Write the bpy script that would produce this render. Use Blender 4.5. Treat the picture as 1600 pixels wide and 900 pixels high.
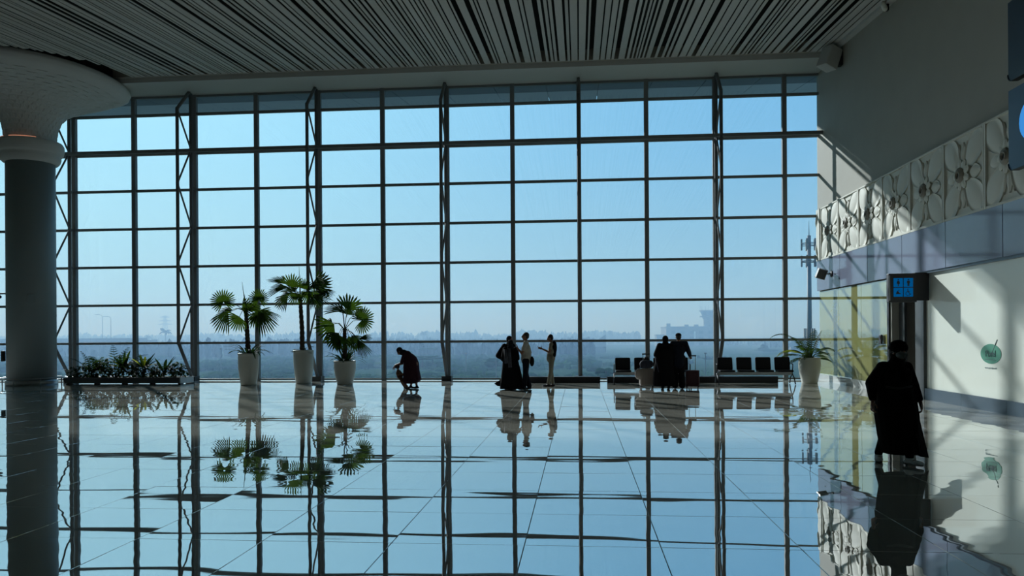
import bpy, bmesh, math, random
from mathutils import Vector, Matrix, Euler, noise
random.seed(7)
for o in list(bpy.data.objects): bpy.data.objects.remove(o)
C = bpy.context.scene.collection
SC = bpy.context.scene
PI = math.pi
# ------------------------------------------------------------------ camera, world, sun, exposure
cam = bpy.data.cameras.new('camera'); camo = bpy.data.objects.new('camera', cam); C.objects.link(camo)
YAW, ROLL, FPX, HOR = 0.0874, 0.0065, 1201.5, 523.8
cam.sensor_width = 36.0; cam.lens = FPX / 1600 * 36; cam.shift_y = (HOR - 450) / 1600
cam.clip_start = 0.05; cam.clip_end = 6000
camo.location = (0, 0, 1.6)
camo.matrix_world = Matrix.Translation((0, 0, 1.6)) @ Matrix.Rotation(YAW, 4, 'Z') @ Matrix.Rotation(PI / 2, 4, 'X') @ Matrix.Rotation(-ROLL, 4, 'Z')
SC.camera = camo
SC.view_settings.view_transform = 'Standard'; SC.view_settings.look = 'None'
SC.view_settings.gamma = 1; SC.view_settings.exposure = 0.0
SC.cycles.max_bounces = 8; SC.cycles.transparent_max_bounces = 24; SC.cycles.volume_bounces = 0
SUN_DIR = Vector((0.714, -1.0, -0.541)).normalized()      # the way the sunlight travels
SUN_E = 5.5
sun = bpy.data.lights.new('sun', 'SUN'); sun.energy = SUN_E; sun.angle = 0.02; sun.color = (1.0, 0.98, 0.96)
suno = bpy.data.objects.new('sun', sun); C.objects.link(suno)
suno.rotation_euler = SUN_DIR.to_track_quat('-Z', 'Y').to_euler()
SKY = 1.0
w = bpy.data.worlds.new('sky'); SC.world = w; w.use_nodes = True
nt = w.node_tree; nt.nodes.clear()
def wn(t, **k):
    n = nt.nodes.new(t)
    for a, b in k.items(): setattr(n, a, b)
    return n
tc = wn('ShaderNodeTexCoord'); sp = wn('ShaderNodeSeparateXYZ'); nt.links.new(tc.outputs['Generated'], sp.inputs[0])
cr = wn('ShaderNodeValToRGB'); nt.links.new(sp.outputs['Z'], cr.inputs[0])
els = cr.color_ramp.elements
els[0].position = 0.0; els[0].color = (0.39, 0.64, 0.76, 1)
els[1].position = 0.10; els[1].color = (0.33, 0.61, 0.78, 1)
for p, c in ((0.22, (0.25, 0.57, 0.84, 1)), (0.38, (0.20, 0.54, 0.86, 1)), (1.0, (0.09, 0.30, 0.64, 1))):
    e = els.new(p); e.color = c
dp = wn('ShaderNodeVectorMath', operation='DOT_PRODUCT'); nt.links.new(tc.outputs['Generated'], dp.inputs[0]); dp.inputs[1].default_value = -SUN_DIR
mx = wn('ShaderNodeMath', operation='MAXIMUM'); nt.links.new(dp.outputs['Value'], mx.inputs[0]); mx.inputs[1].default_value = 0
pw = wn('ShaderNodeMath', operation='POWER'); nt.links.new(mx.outputs[0], pw.inputs[0]); pw.inputs[1].default_value = 8.0
gl = wn('ShaderNodeVectorMath', operation='SCALE'); gl.inputs[0].default_value = (0.36, 0.48, 0.34); nt.links.new(pw.outputs[0], gl.inputs['Scale'])
ad = wn('ShaderNodeVectorMath', operation='ADD'); nt.links.new(cr.outputs[0], ad.inputs[0]); nt.links.new(gl.outputs[0], ad.inputs[1])
bg = wn('ShaderNodeBackground'); bg.inputs['Strength'].default_value = SKY; nt.links.new(ad.outputs[0], bg.inputs['Color'])
ow = wn('ShaderNodeOutputWorld'); nt.links.new(bg.outputs[0], ow.inputs['Surface'])

# ------------------------------------------------------------------ helpers
def lin(r, g, b):
    f = lambda v: (v / 255 / 12.92) if v / 255 <= 0.04045 else ((v / 255 + 0.055) / 1.055) ** 2.4
    return (f(r), f(g), f(b))
class N:
    def __init__(s, name):
        s.m = bpy.data.materials.new(name); s.m.use_nodes = True; s.t = s.m.node_tree; s.t.nodes.clear()
        s.out = s.t.nodes.new('ShaderNodeOutputMaterial')
    def n(s, t, ins=None, **k):
        x = s.t.nodes.new(t)
        for a, b in k.items(): setattr(x, a, b)
        for a, b in (ins or {}).items():
            if isinstance(b, bpy.types.NodeSocket): s.t.links.new(b, x.inputs[a])
            else: x.inputs[a].default_value = b
        return x
def c4(c): return (c[0], c[1], c[2], 1)
def mat(name, col, rough=0.6, metal=0.0, var=0.12, scale=6.0, bump=0.0, spec=0.5, sheen=0, per_obj=0.0):
    """noise-varied principled material"""
    s = N(name)
    t = s.n('ShaderNodeTexCoord'); nz = s.n('ShaderNodeTexNoise', {'Vector': t.outputs['Object'], 'Scale': scale, 'Detail': 4.0})
    a = tuple(max(0, v * (1 - var)) for v in col); b = tuple(v * (1 + var) for v in col)
    mxx = s.n('ShaderNodeMix', {0: nz.outputs['Fac'], 'A': c4(a), 'B': c4(b)}, data_type='RGBA')
    mxx.inputs[6].default_value = c4(a); mxx.inputs[7].default_value = c4(b)
    colout = mxx.outputs[2]
    if per_obj:
        oi = s.n('ShaderNodeObjectInfo')
        mr = s.n('ShaderNodeMapRange', {'Value': oi.outputs['Random'], 'To Min': 1 - per_obj, 'To Max': 1 + per_obj})
        hs = s.n('ShaderNodeHueSaturation', {'Color': colout, 'Value': mr.outputs[0]}); colout = hs.outputs[0]
    p = s.n('ShaderNodeBsdfPrincipled', {'Base Color': colout, 'Roughness': rough, 'Metallic': metal, 'Specular IOR Level': spec})
    if bump:
        bp = s.n('ShaderNodeBump', {'Height': nz.outputs['Fac'], 'Strength': bump, 'Distance': 0.02}); s.t.links.new(bp.outputs[0], p.inputs['Normal'])
    s.t.links.new(p.outputs[0], s.out.inputs[0]); return s.m
def leafmat(name, col, trans, var=0.3, tf=0.45):
    s = N(name)
    t = s.n('ShaderNodeTexCoord'); nz = s.n('ShaderNodeTexNoise', {'Vector': t.outputs['Object'], 'Scale': 3.0, 'Detail': 3.0})
    def ramp(c):
        m_ = s.n('ShaderNodeMix', {0: nz.outputs['Fac']}, data_type='RGBA')
        m_.inputs[6].default_value = c4([v * (1 - var) for v in c]); m_.inputs[7].default_value = c4([v * (1 + var) for v in c]); return m_.outputs[2]
    d = s.n('ShaderNodeBsdfPrincipled', {'Base Color': ramp(col), 'Roughness': 0.65, 'Specular IOR Level': 0.12})
    tr = s.n('ShaderNodeBsdfTranslucent', {'Color': ramp(trans)})
    m_ = s.n('ShaderNodeMixShader', {0: tf, 1: d.outputs[0], 2: tr.outputs[0]})
    s.t.links.new(m_.outputs[0], s.out.inputs[0]); return s.m
def polished(name, colsock, s, ior, rough, bumpsock=None, lift=0):
    fr = s.n('ShaderNodeFresnel', {'IOR': ior})
    if lift: fr = s.n('ShaderNodeMapRange', {'Value': fr.outputs[0], 'To Min': lift, 'To Max': 0.95})
    df = s.n('ShaderNodeBsdfDiffuse', {'Color': colsock}); gs = s.n('ShaderNodeBsdfGlossy', {'Color': (1, 1, 1, 1), 'Roughness': rough})
    if bumpsock is not None: s.t.links.new(bumpsock, gs.inputs['Normal'])
    m_ = s.n('ShaderNodeMixShader', {0: fr.outputs[0], 1: df.outputs[0], 2: gs.outputs[0]})
    s.t.links.new(m_.outputs[0], s.out.inputs[0]); return s.m

class MB:
    def __init__(s): s.v = []; s.f = []
    def add(s, vs, fs, M=None):
        k = len(s.v)
        s.v += [tuple(M @ Vector(v)) if M is not None else tuple(v) for v in vs]
        s.f += [tuple(i + k for i in f) for f in fs]; return s
    def box(s, c, d, M=None, taper=1.0):
        x, y, z = d[0] / 2, d[1] / 2, d[2] / 2; T = Matrix.Translation(c)
        if M is not None: T = T @ M
        vs = [(-x, -y, -z), (x, -y, -z), (x, y, -z), (-x, y, -z), (-x * taper, -y * taper, z), (x * taper, -y * taper, z), (x * taper, y * taper, z), (-x * taper, y * taper, z)]
        return s.add(vs, [(3, 2, 1, 0), (4, 5, 6, 7), (0, 1, 5, 4), (1, 2, 6, 5), (2, 3, 7, 6), (3, 0, 4, 7)], T)
    def b2(s, x0, x1, y0, y1, z0, z1): return s.box(((x0 + x1) / 2, (y0 + y1) / 2, (z0 + z1) / 2), (x1 - x0, y1 - y0, z1 - z0))
    def rbox(s, c, d, r, n=4, M=None):
        """box with corners rounded in plan (z axis), softened top and bottom rims"""
        x, y, z = d[0] / 2, d[1] / 2, d[2] / 2; T = Matrix.Translation(c)
        if M is not None: T = T @ M
        def ring(ins, zz):
            o = []
            for cx, cy, a0 in ((x - r, y - r, 0), (-x + r, y - r, PI / 2), (-x + r, -y + r, PI), (x - r, -y + r, 1.5 * PI)):
                for k in range(n + 1):
                    a = a0 + k / n * PI / 2; q = max(r - ins, 0.001); o.append((cx + q * math.cos(a), cy + q * math.sin(a), zz))
            return o
        e = min(r * 0.6, z * 0.5); rs = [ring(e, -z), ring(e * .3, -z + e * .3), ring(0, -z + e), ring(0, z - e), ring(e * .3, z - e * .3), ring(e, z)]
        m = len(rs[0]); vs = sum(rs, []); fs = []
        for k in range(len(rs) - 1):
            for i in range(m): fs.append((k * m + i, k * m + (i + 1) % m, (k + 1) * m + (i + 1) % m, (k + 1) * m + i))
        fs.append(tuple(range(m - 1, -1, -1))); fs.append(tuple(range((len(rs) - 1) * m, len(rs) * m)))
        return s.add(vs, fs, T)
    def tube(s, pts, rs, n=8, caps=True, up=None):
        pts = [Vector(p) for p in pts]
        if not hasattr(rs, '__len__'): rs = [rs] * len(pts)
        vs = []; fs = []; prev = None
        for i, p in enumerate(pts):
            d = (pts[min(i + 1, len(pts) - 1)] - pts[max(i - 1, 0)])
            d = d.normalized() if d.length > 1e-9 else Vector((0, 0, 1))
            if prev is None:
                a = Vector(up) if up else (Vector((0, 0, 1)) if abs(d.z) < 0.9 else Vector((1, 0, 0)))
            else: a = prev
            a = (a - d * a.dot(d)).normalized(); b = d.cross(a); prev = a
            r = rs[i]; ra, rb = (r if hasattr(r, '__len__') else (r, r))
            for k in range(n):
                t = 2 * PI * k / n; vs.append(p + a * math.cos(t) * ra + b * math.sin(t) * rb)
        m = len(pts)
        for i in range(m - 1):
            for k in range(n): fs.append((i * n + k, i * n + (k + 1) % n, (i + 1) * n + (k + 1) % n, (i + 1) * n + k))
        if caps: fs.append(tuple(range(n - 1, -1, -1))); fs.append(tuple(range((m - 1) * n, m * n)))
        return s.add(vs, fs)
    def ell(s, c, r, M=None, nu=12, nv=8):
        T = Matrix.Translation(c)
        if M is not None: T = T @ M
        vs = [(0, 0, -r[2])]; fs = []
        for j in range(1, nv):
            a = -PI / 2 + PI * j / nv
            for i in range(nu): t = 2 * PI * i / nu; vs.append((r[0] * math.cos(a) * math.cos(t), r[1] * math.cos(a) * math.sin(t), r[2] * math.sin(a)))
        vs.append((0, 0, r[2])); top = len(vs) - 1
        for i in range(nu): fs.append((0, 1 + (i + 1) % nu, 1 + i))
        for j in range(nv - 2):
            for i in range(nu): q = 1 + j * nu; fs.append((q + i, q + (i + 1) % nu, q + nu + (i + 1) % nu, q + nu + i))
        q = 1 + (nv - 2) * nu
        for i in range(nu): fs.append((q + i, q + (i + 1) % nu, top))
        return s.add(vs, fs, T)
    def cap(s, a, b, ra, rb, n=10):
        """tapered capsule"""
        a = Vector(a); b = Vector(b); s.tube([a, b], [ra, rb], n)
        s.ell(a, (ra,) * 3, nu=n, nv=6); return s.ell(b, (rb,) * 3, nu=n, nv=6)
    def lathe(s, prof, c=(0, 0, 0), n=32, sx=1, sy=1, close=True):
        vs = []; fs = []
        for r, z in prof:
            for k in range(n): t = 2 * PI * k / n; vs.append((c[0] + r * sx * math.cos(t), c[1] + r * sy * math.sin(t), c[2] + z))
        for i in range(len(prof) - 1):
            for k in range(n): fs.append((i * n + k, i * n + (k + 1) % n, (i + 1) * n + (k + 1) % n, (i + 1) * n + k))
        if close: fs.append(tuple(range(n - 1, -1, -1))); m = len(prof) - 1; fs.append(tuple(range(m * n, m * n + n)))
        return s.add(vs, fs)
    def loft(s, secs, n=36, folds=0, caps=True, ph=0.0):
        """secs: (z, cx, cy, rx, ry, fold_amp)"""
        vs = []; fs = []
        for (z, cx, cy, rx, ry, fa) in secs:
            for k in range(n):
                t = 2 * PI * k / n; m = 1 + fa * (math.cos(folds * t + ph + z * 1.3) * .6 + math.cos((folds * 1.7 // 1) * t + 2.1 + ph) * .4)
                vs.append((cx + rx * m * math.cos(t), cy + ry * m * math.sin(t), z))
        m = len(secs)
        for i in range(m - 1):
            for k in range(n): fs.append((i * n + k, i * n + (k + 1) % n, (i + 1) * n + (k + 1) % n, (i + 1) * n + k))
        if caps: fs.append(tuple(range(n - 1, -1, -1))); fs.append(tuple(range((m - 1) * n, m * n)))
        return s.add(vs, fs)
    def prism(s, outline, d, M):
        """outline in local xy extruded +-d/2 along z"""
        n = len(outline); vs = [(x, y, -d / 2) for x, y in outline] + [(x, y, d / 2) for x, y in outline]
        fs = [tuple(range(n - 1, -1, -1)), tuple(range(n, 2 * n))] + [(i, (i + 1) % n, n + (i + 1) % n, n + i) for i in range(n)]
        return s.add(vs, fs, M)
    def mesh(s, name, m, smooth=False):
        me = bpy.data.meshes.new(name); me.from_pydata(s.v, [], s.f); me.validate()
        if m: me.materials.append(m)
        if smooth: me.polygons.foreach_set('use_smooth', [True] * len(me.polygons))
        me.update(); return me
    def build(s, name, m, parent=None, smooth=False, loc=None):
        o = bpy.data.objects.new(name, s.mesh(name, m, smooth)); C.objects.link(o)
        if parent is not None: o.parent = parent
        if loc is not None: o.location = loc
        return o
def tag(o, label=None, cat=None, group=None, kind=None):
    if label: o['label'] = label
    if cat: o['category'] = cat
    if group: o['group'] = group
    if kind: o['kind'] = kind
    return o
def thing(name, label, cat, loc=(0, 0, 0), rz=0.0, group=None):
    o = bpy.data.objects.new(name, None); C.objects.link(o); o.empty_display_size = 0.2
    o.location = loc; o.rotation_euler = (0, 0, rz); return tag(o, label, cat, group)
def inst(me, name, parent=None, loc=(0, 0, 0), rot=(0, 0, 0), scale=(1, 1, 1)):
    o = bpy.data.objects.new(name, me); C.objects.link(o); o.location = loc; o.rotation_euler = rot; o.scale = scale
    if parent is not None: o.parent = parent
    return o
def remesh(mb, name, m, parent, vox=0.008, smooth=2, loc=None):
    """voxel-fuse overlapping shapes into one continuous skin"""
    me = mb.mesh('tmp', None); t = bpy.data.objects.new('tmp', me); C.objects.link(t)
    r = t.modifiers.new('r', 'REMESH'); r.mode = 'VOXEL'; r.voxel_size = vox; r.use_smooth_shade = True
    if smooth: q = t.modifiers.new('s', 'SMOOTH'); q.iterations = smooth; q.factor = 0.6
    dg = bpy.context.evaluated_depsgraph_get(); ev = t.evaluated_get(dg)
    nm = bpy.data.meshes.new_from_object(ev); bpy.data.objects.remove(t); bpy.data.meshes.remove(me)
    nm.name = name; nm.materials.clear(); nm.materials.append(m); nm.polygons.foreach_set('use_smooth', [True] * len(nm.polygons))
    o = bpy.data.objects.new(name, nm); C.objects.link(o); o.parent = parent
    if loc is not None: o.location = loc
    return o
def bearing(u):
    """X per metre of Y for the picture column u on the horizon"""
    x = (u - 800) / FPX; return (-math.sin(YAW) + x * math.cos(YAW)) / (math.cos(YAW) + x * math.sin(YAW))

# ------------------------------------------------------------------ materials
M = {}
M['frame'] = mat('frame_metal', lin(116, 120, 120), 0.6, 0.1, 0.05, spec=0.25)
M['truss'] = mat('truss_paint', lin(108, 110, 110), 0.75, 0.0, 0.06, spec=0.15)
M['plaster'] = mat('grey_plaster', lin(158, 156, 144), 0.75, 0, 0.06, 1.5, 0.05)
M['soffit'] = mat('soffit_paint', lin(182, 182, 176), 0.7, 0, 0.04, 1.0)
M['slat'] = mat('slat_metal', lin(186, 184, 178), 0.5, 0.0, 0.08, 2.0, per_obj=0.08)
M['void'] = mat('void_black', (0.004, 0.004, 0.004), 0.9)
M['dark'] = mat('dark_metal', lin(38, 40, 42), 0.45, 0.3, 0.1)
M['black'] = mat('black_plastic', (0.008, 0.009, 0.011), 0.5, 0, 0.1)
M['seat'] = mat('black_vinyl', (0.010, 0.011, 0.014), 0.7, 0, 0.2, 20, spec=0.2)
M['chrome'] = mat('brushed_steel', lin(150, 152, 152), 0.3, 0.9, 0.05)
M['bluegrey'] = mat('slate_blue_paint', lin(68, 84, 96), 0.35, 0.1, 0.06)
M['white'] = mat('white_paint', lin(232, 234, 222), 0.5, 0, 0.02, 1.0)
M['carved'] = mat('carved_stone', lin(205, 204, 190), 0.65, 0, 0.05, 3.0, 0.08)
M['carved_dark'] = mat('carved_hub', lin(135, 130, 115), 0.6, 0, 0.1, 6.0)
M['hole'] = mat('hub_hole', lin(40, 42, 36), 0.7)
M['column'] = mat('column_plaster', lin(128, 138, 138), 0.55, 0, 0.06, 1.2)
M['capital'] = mat('capital_plaster', lin(198, 196, 190), 0.75, 0, 0.06, 2.0)
M['pot'] = mat('glazed_pot', lin(178, 178, 166), 0.4, 0, 0.05, 2.0)
M['soil'] = mat('soil', lin(50, 38, 28), 0.95, 0, 0.3, 20)
M['trunk'] = mat('palm_trunk', lin(62, 52, 40), 0.9, 0, 0.35, 25, 0.5)
M['leaf'] = leafmat('fan_leaf', lin(32, 52, 24), lin(64, 90, 20), tf=0.4)
M['leaf_shaded'] = leafmat('shaded_fan_leaf', lin(26, 46, 24), lin(44, 66, 20), tf=0.35)  # shaded copy of the fan leaf green, shade put into the colour
M['leaf_dark'] = leafmat('dark_leaf', lin(22, 42, 26), lin(44, 72, 32), tf=0.3)
M['leaf_yellow'] = leafmat('yellow_leaf', lin(110, 118, 36), lin(170, 178, 50), tf=0.5)
M['planter'] = mat('planter_stone', lin(64, 68, 68), 0.4, 0, 0.12)
M['planter_lit'] = mat('planter_lit_end', lin(165, 170, 168), 0.4, 0, 0.08)  # paler copy of the planter stone, painting light on the end face
M['skin'] = mat('skin', lin(120, 82, 62), 0.55, 0, 0.08)
M['hair'] = mat('hair', (0.008, 0.007, 0.006), 0.6)
M['cloth_black'] = mat('black_cloth', (0.006, 0.006, 0.007), 0.9, 0, 0.25, 14, 0.1, spec=0.1)
M['cloth_navy'] = mat('navy_cloth', (0.008, 0.011, 0.018), 0.9, 0, 0.25, 14, 0.1, spec=0.15)
M['cloth_maroon'] = mat('maroon_cloth', (0.035, 0.012, 0.02), 0.9, 0, 0.25, 14, 0.1, spec=0.15)
M['cloth_cream'] = mat('cream_shirt', lin(158, 154, 142), 0.85, 0, 0.06, 14, 0.1, spec=0.2)
M['cloth_khaki'] = mat('khaki_cloth', lin(122, 118, 102), 0.85, 0, 0.06, 14, 0.1, spec=0.2)
M['cloth_brown'] = mat('brown_cloth', lin(95, 68, 50), 0.9, 0, 0.15, 14, 0.1, spec=0.2)
M['shoe_grey'] = mat('grey_shoe', lin(205, 212, 210), 0.7, 0, 0.35, 25)
M['mask'] = mat('face_mask', lin(112, 118, 118), 0.9, 0, 0.05)
M['case_grey'] = mat('suitcase_shell', lin(150, 138, 128), 0.45, 0, 0.06)
M['case_red'] = mat('suitcase_fabric', lin(62, 28, 32), 0.7, 0, 0.15, 12)
M['bag'] = mat('bag_fabric', lin(48, 50, 62), 0.8, 0, 0.4, 18)
M['green'] = mat('logo_green', lin(20, 120, 92), 0.5, 0, 0.03)
M['ink'] = mat('logo_ink', lin(14, 70, 66), 0.5)
M['inkgrey'] = mat('small_print', lin(110, 130, 130), 0.6)
M['signblue'] = mat('sign_blue', lin(52, 84, 112), 0.45, 0, 0.04)
M['signblue_shaded'] = mat('sign_blue_shaded', lin(26, 48, 66), 0.45, 0, 0.08)  # sign blue darkened to stand in for shade on the upper panel
def emis(name, col, k):
    s = N(name); e = s.n('ShaderNodeEmission', {'Color': c4(col), 'Strength': k}); s.t.links.new(e.outputs[0], s.out.inputs[0]); return s.m
M['lit_blue'] = emis('backlit_blue', lin(0, 78, 132), 0.9)
M['lit_cyan'] = emis('backlit_cyan', lin(60, 140, 215), 1.0)
M['led'] = emis('warm_led', (1.0, 0.42, 0.26), 0.45)
# marble floor
def floor_mat():
    s = N('polished_marble'); t = s.n('ShaderNodeTexCoord'); g = s.n('ShaderNodeNewGeometry'); oi = s.n('ShaderNodeObjectInfo')
    add = s.n('ShaderNodeVectorMath', {0: g.outputs['Position'], 1: oi.outputs['Location']}, operation='ADD')
    n1 = s.n('ShaderNodeTexNoise', {'Vector': add.outputs[0], 'Scale': 1.2, 'Detail': 8.0, 'Roughness': 0.62, 'Distortion': 1.6})
    r = s.n('ShaderNodeValToRGB', {'Fac': n1.outputs['Fac']}); e = r.color_ramp.elements
    e[0].position = 0.3; e[0].color = c4(lin(166, 164, 152)); e[1].position = 0.7; e[1].color = c4(lin(192, 190, 178))
    sc = s.n('ShaderNodeVectorMath', {0: g.outputs['Position'], 1: (0.55, 2.2, 1)}, operation='MULTIPLY')
    n2 = s.n('ShaderNodeTexNoise', {'Vector': sc.outputs[0], 'Scale': 0.9, 'Detail': 1.0})
    bp = s.n('ShaderNodeBump', {'Height': n2.outputs['Fac'], 'Strength': 0.35, 'Distance': 0.006})
    return polished('f', r.outputs[0], s, 3.0, 0.012, bp.outputs[0], 0.42)
M['marble'] = floor_mat()
def glossy_panel(name, col, ior, rough, var=0.05, scale=2.0, lift=0):
    s = N(name); t = s.n('ShaderNodeTexCoord'); nz = s.n('ShaderNodeTexNoise', {'Vector': t.outputs['Object'], 'Scale': scale, 'Detail': 5.0})
    m_ = s.n('ShaderNodeMix', {0: nz.outputs['Fac']}, data_type='RGBA'); m_.inputs[6].default_value = c4([v * (1 - var) for v in col]); m_.inputs[7].default_value = c4([v * (1 + var) for v in col])
    return polished(name, m_.outputs[2], s, ior, rough, None, lift)
M['yellow_glass'] = glossy_panel('yellow_film_glass', lin(160, 160, 104), 2.0, 0.008, lift=0.28)
M['plinth'] = glossy_panel('polished_plinth', lin(205, 208, 205), 1.7, 0.05)
M['bandstone'] = glossy_panel('lilac_stone', lin(122, 128, 146), 1.5, 0.08, 0.1, 1.2)
M['hoarding'] = glossy_panel('white_hoarding', lin(222, 226, 214), 1.35, 0.12, 0.03)
def glass_mat():
    s = N('tinted_glass')
    t = s.n('ShaderNodeTexCoord'); nz = s.n('ShaderNodeTexNoise', {'Vector': t.outputs['Object'], 'Scale': 1.4, 'Detail': 6.0})
    m_ = s.n('ShaderNodeMix', {0: nz.outputs['Fac']}, data_type='RGBA'); m_.inputs[6].default_value = (0.875, 0.935, 0.98, 1); m_.inputs[7].default_value = (0.895, 0.95, 0.985, 1)
    tr = s.n('ShaderNodeBsdfTransparent', {'Color': m_.outputs[2]}); gs = s.n('ShaderNodeBsdfGlossy', {'Roughness': 0.0})
    x = s.n('ShaderNodeMixShader', {0: 0.03, 1: tr.outputs[0], 2: gs.outputs[0]}); s.t.links.new(x.outputs[0], s.out.inputs[0]); return s.m
M['glass'] = glass_mat()
# ------------------------------------------------------------------ setting: floor
DG = 27.3; WX = 8.24; XL = -24.0; YB = -12.0
T0 = 1.0286
fl = MB().b2(XL, WX + 3.2, YB, DG + 0.2, -0.35, -0.012).build('floor', mat('grout', lin(125, 124, 116), 0.5))
tag(fl, 'pale polished marble tiled floor of the hall', kind='structure')
tile_me = []
def tile_shape(mb, x0, y0, tx, ty, z=0.0, W=T0, D=T0):
    e = 0.003; ex = 0.0012
    M_ = Matrix.Translation((x0, y0, z)) @ Euler((tx, ty, 0)).to_matrix().to_4x4()
    a, b = W / 2 - ex, D / 2 - ex
    vs = [(-a, -b, -.012), (a, -b, -.012), (a, b, -.012), (-a, b, -.012), (-a + e, -b + e, 0), (a - e, -b + e, 0), (a - e, b - e, 0), (-a + e, b - e, 0)]
    vs = [(x, y, zz if zz < 0 else zz) for x, y, zz in vs]
    return mb.add(vs, [(4, 5, 6, 7), (0, 1, 5, 4), (1, 2, 6, 5), (2, 3, 7, 6), (3, 0, 4, 7)], M_)
tm = MB(); tile_shape(tm, 0, 0, 0, 0); TILE = tm.mesh('tile', M['marble'])
cells = []
rng = random.Random(3)
for k in range(-3, 22):
    y0 = 5.84 + k * T0
    for j in range(-24, 9):
        x0 = -0.428 + j * T0
        xa, xb = max(x0, XL), min(x0 + T0, WX + (3.2 if 19.5 < y0 < 21 else 0)); ya, yb = y0, min(y0 + T0, DG + 0.1)
        if xb - xa < 0.05 or yb - ya < 0.05: continue
        cells.append((xa, xb, ya, yb))
def in_view(c):
    xm = (c[0] + c[1]) / 2; ym = c[2] + .5
    d = math.hypot(xm, ym); b = math.atan2(xm, ym) + YAW
    return ym > 3.6 and abs(math.tan(b)) < 0.70
vis = sorted([c for c in cells if in_view(c)], key=lambda c: (c[2], abs(c[0])))[:296]
vset = set(vis); far = MB()
for c in cells:
    tx, ty = rng.gauss(0, 0.0011), rng.gauss(0, 0.0008)
    W, D = c[1] - c[0], c[3] - c[2]; cx, cy = (c[0] + c[1]) / 2, (c[2] + c[3]) / 2
    if c in vset:
        inst(TILE, 'tile', fl, (cx, cy, 0), (tx, ty, 0), (W / T0, D / T0, 1))
    else: tile_shape(far, cx, cy, tx * 0.7, ty * .7, 0, W, D)
tag(far.build('tile_field', M['marble'], fl), 'far rows of polished marble tiles', kind='stuff')

# ------------------------------------------------------------------ ceiling of slats, sloping up to the window
SL = 0.0855; YC = 25.8; ZC = 10.70
cz = lambda y: ZC - (YC - y) * SL
ang = math.atan(SL)
L = (YC - YB) / math.cos(ang); ym = (YC + YB) / 2
def slab(mb, x0, x1, th, dz=0.0):
    mb.box(((x0 + x1) / 2, ym, cz(ym) + dz + th / 2), (x1 - x0, L, th), Euler((ang, 0, 0)).to_matrix().to_4x4()); return mb
ce = slab(MB(), XL, WX, 0.15, 0.38).build('ceiling', M['void']); tag(ce, 'dark ceiling void behind long grey metal slats', kind='structure')
SLAT = MB().box((0, 0, 0), (1, L, 0.016)).mesh('slat', M['slat'])
rs = random.Random(11); x = 8.05; ns = 0
while x > XL + .2 and ns < 290:
    r = rs.random()
    wd = 0.20 if r < .25 else (0.14 if r < .5 else (0.085 if r < .8 else 0.055))
    g = 0.14 if rs.random() < .2 else (0.07 if rs.random() < .35 else 0.042)
    ye = YC; q_ = ((x - wd / 2) + 18.86) / 3.35
    if abs(q_) < 1: ye = min(YC, 25.03 - 4.05 * math.sqrt(1 - q_ * q_) )      # slats stop at the round column capital
    yc_ = (ye + YB) / 2
    inst(SLAT, 'slat', ce, (x - wd / 2, yc_, cz(yc_) + 0.025), (ang, 0, 0), (wd, (ye - YB) / (YC - YB), 1)); x -= wd + g; ns += 1
sf = MB().b2(XL, WX, 25.75, DG + 0.15, 10.535, 10.62).build('trim_1', M['soffit']); tag(sf, 'flat grey soffit ledge above the window wall', kind='structure')
tf = MB().b2(XL, WX, 25.70, 25.78, 10.53, 10.72).build('trim_2', M['soffit']); tag(tf, 'thin grey fascia strip along the ceiling edge', kind='structure')
te = MB(); te.box((8.15, ym, cz(ym) - 0.01), (0.18, L, 0.09), Euler((ang, 0, 0)).to_matrix().to_4x4()); tag(te.build('trim_3', M['soffit']), 'grey edge strip where ceiling meets right wall', kind='structure')

# ------------------------------------------------------------------ window wall
MX = [-18.806 + 2.3537 * i for i in range(-2, 12)] + [WX]
TZ = [0.05, 1.386, 2.80, 4.217, 5.632, 7.048, 8.464, 9.841, 10.50]
win = thing('window_1', 'tall gridded glass wall filling the far side of the hall', None, (0, DG, 0)); win['kind'] = 'structure'
for i, xm_ in enumerate(MX[:-1]):
    truss = (i % 2 == 0)
    b = MB().b2(-0.075, 0.075, -0.10, 0.05, 0, 10.58)
    inst(b.mesh('mullion', M['frame']), 'mullion', win, (xm_, 0, 0))
for k, z in enumerate(TZ):
    z = z - 0.06 if k == 6 else z; t = 0.10 if k == 6 else (0.05 if k == 0 else 0.085)
    MB().b2(MX[0], WX, -0.07, 0.04, z - t / 2, z + t / 2).build('transom', M['frame'], win)
MB().b2(MX[0], WX, -0.52, -0.40, 8.34, 8.45).build('rail_beam', M['frame'], win)
for i in range(len(MX) - 1):
    xa, xb = MX[i] + .075, MX[i + 1] - (.075 if i < len(MX) - 2 else 0)
    pane = MB().box((0, 0, 0), (1, 0.016, 1)).mesh('pane', M['glass'])
    for k in range(len(TZ) - 1):
        ta = -0.012 if k == 6 else 0.0425; tb = 0.112 if k + 1 == 6 else 0.0425
        za, zb = TZ[k] + (0.025 if k == 0 else ta), TZ[k + 1] - tb
        inst(pane, 'pane', win, ((xa + xb) / 2, 0, (za + zb) / 2), (0, 0, 0), (xb - xa, 1, zb - za))
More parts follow.
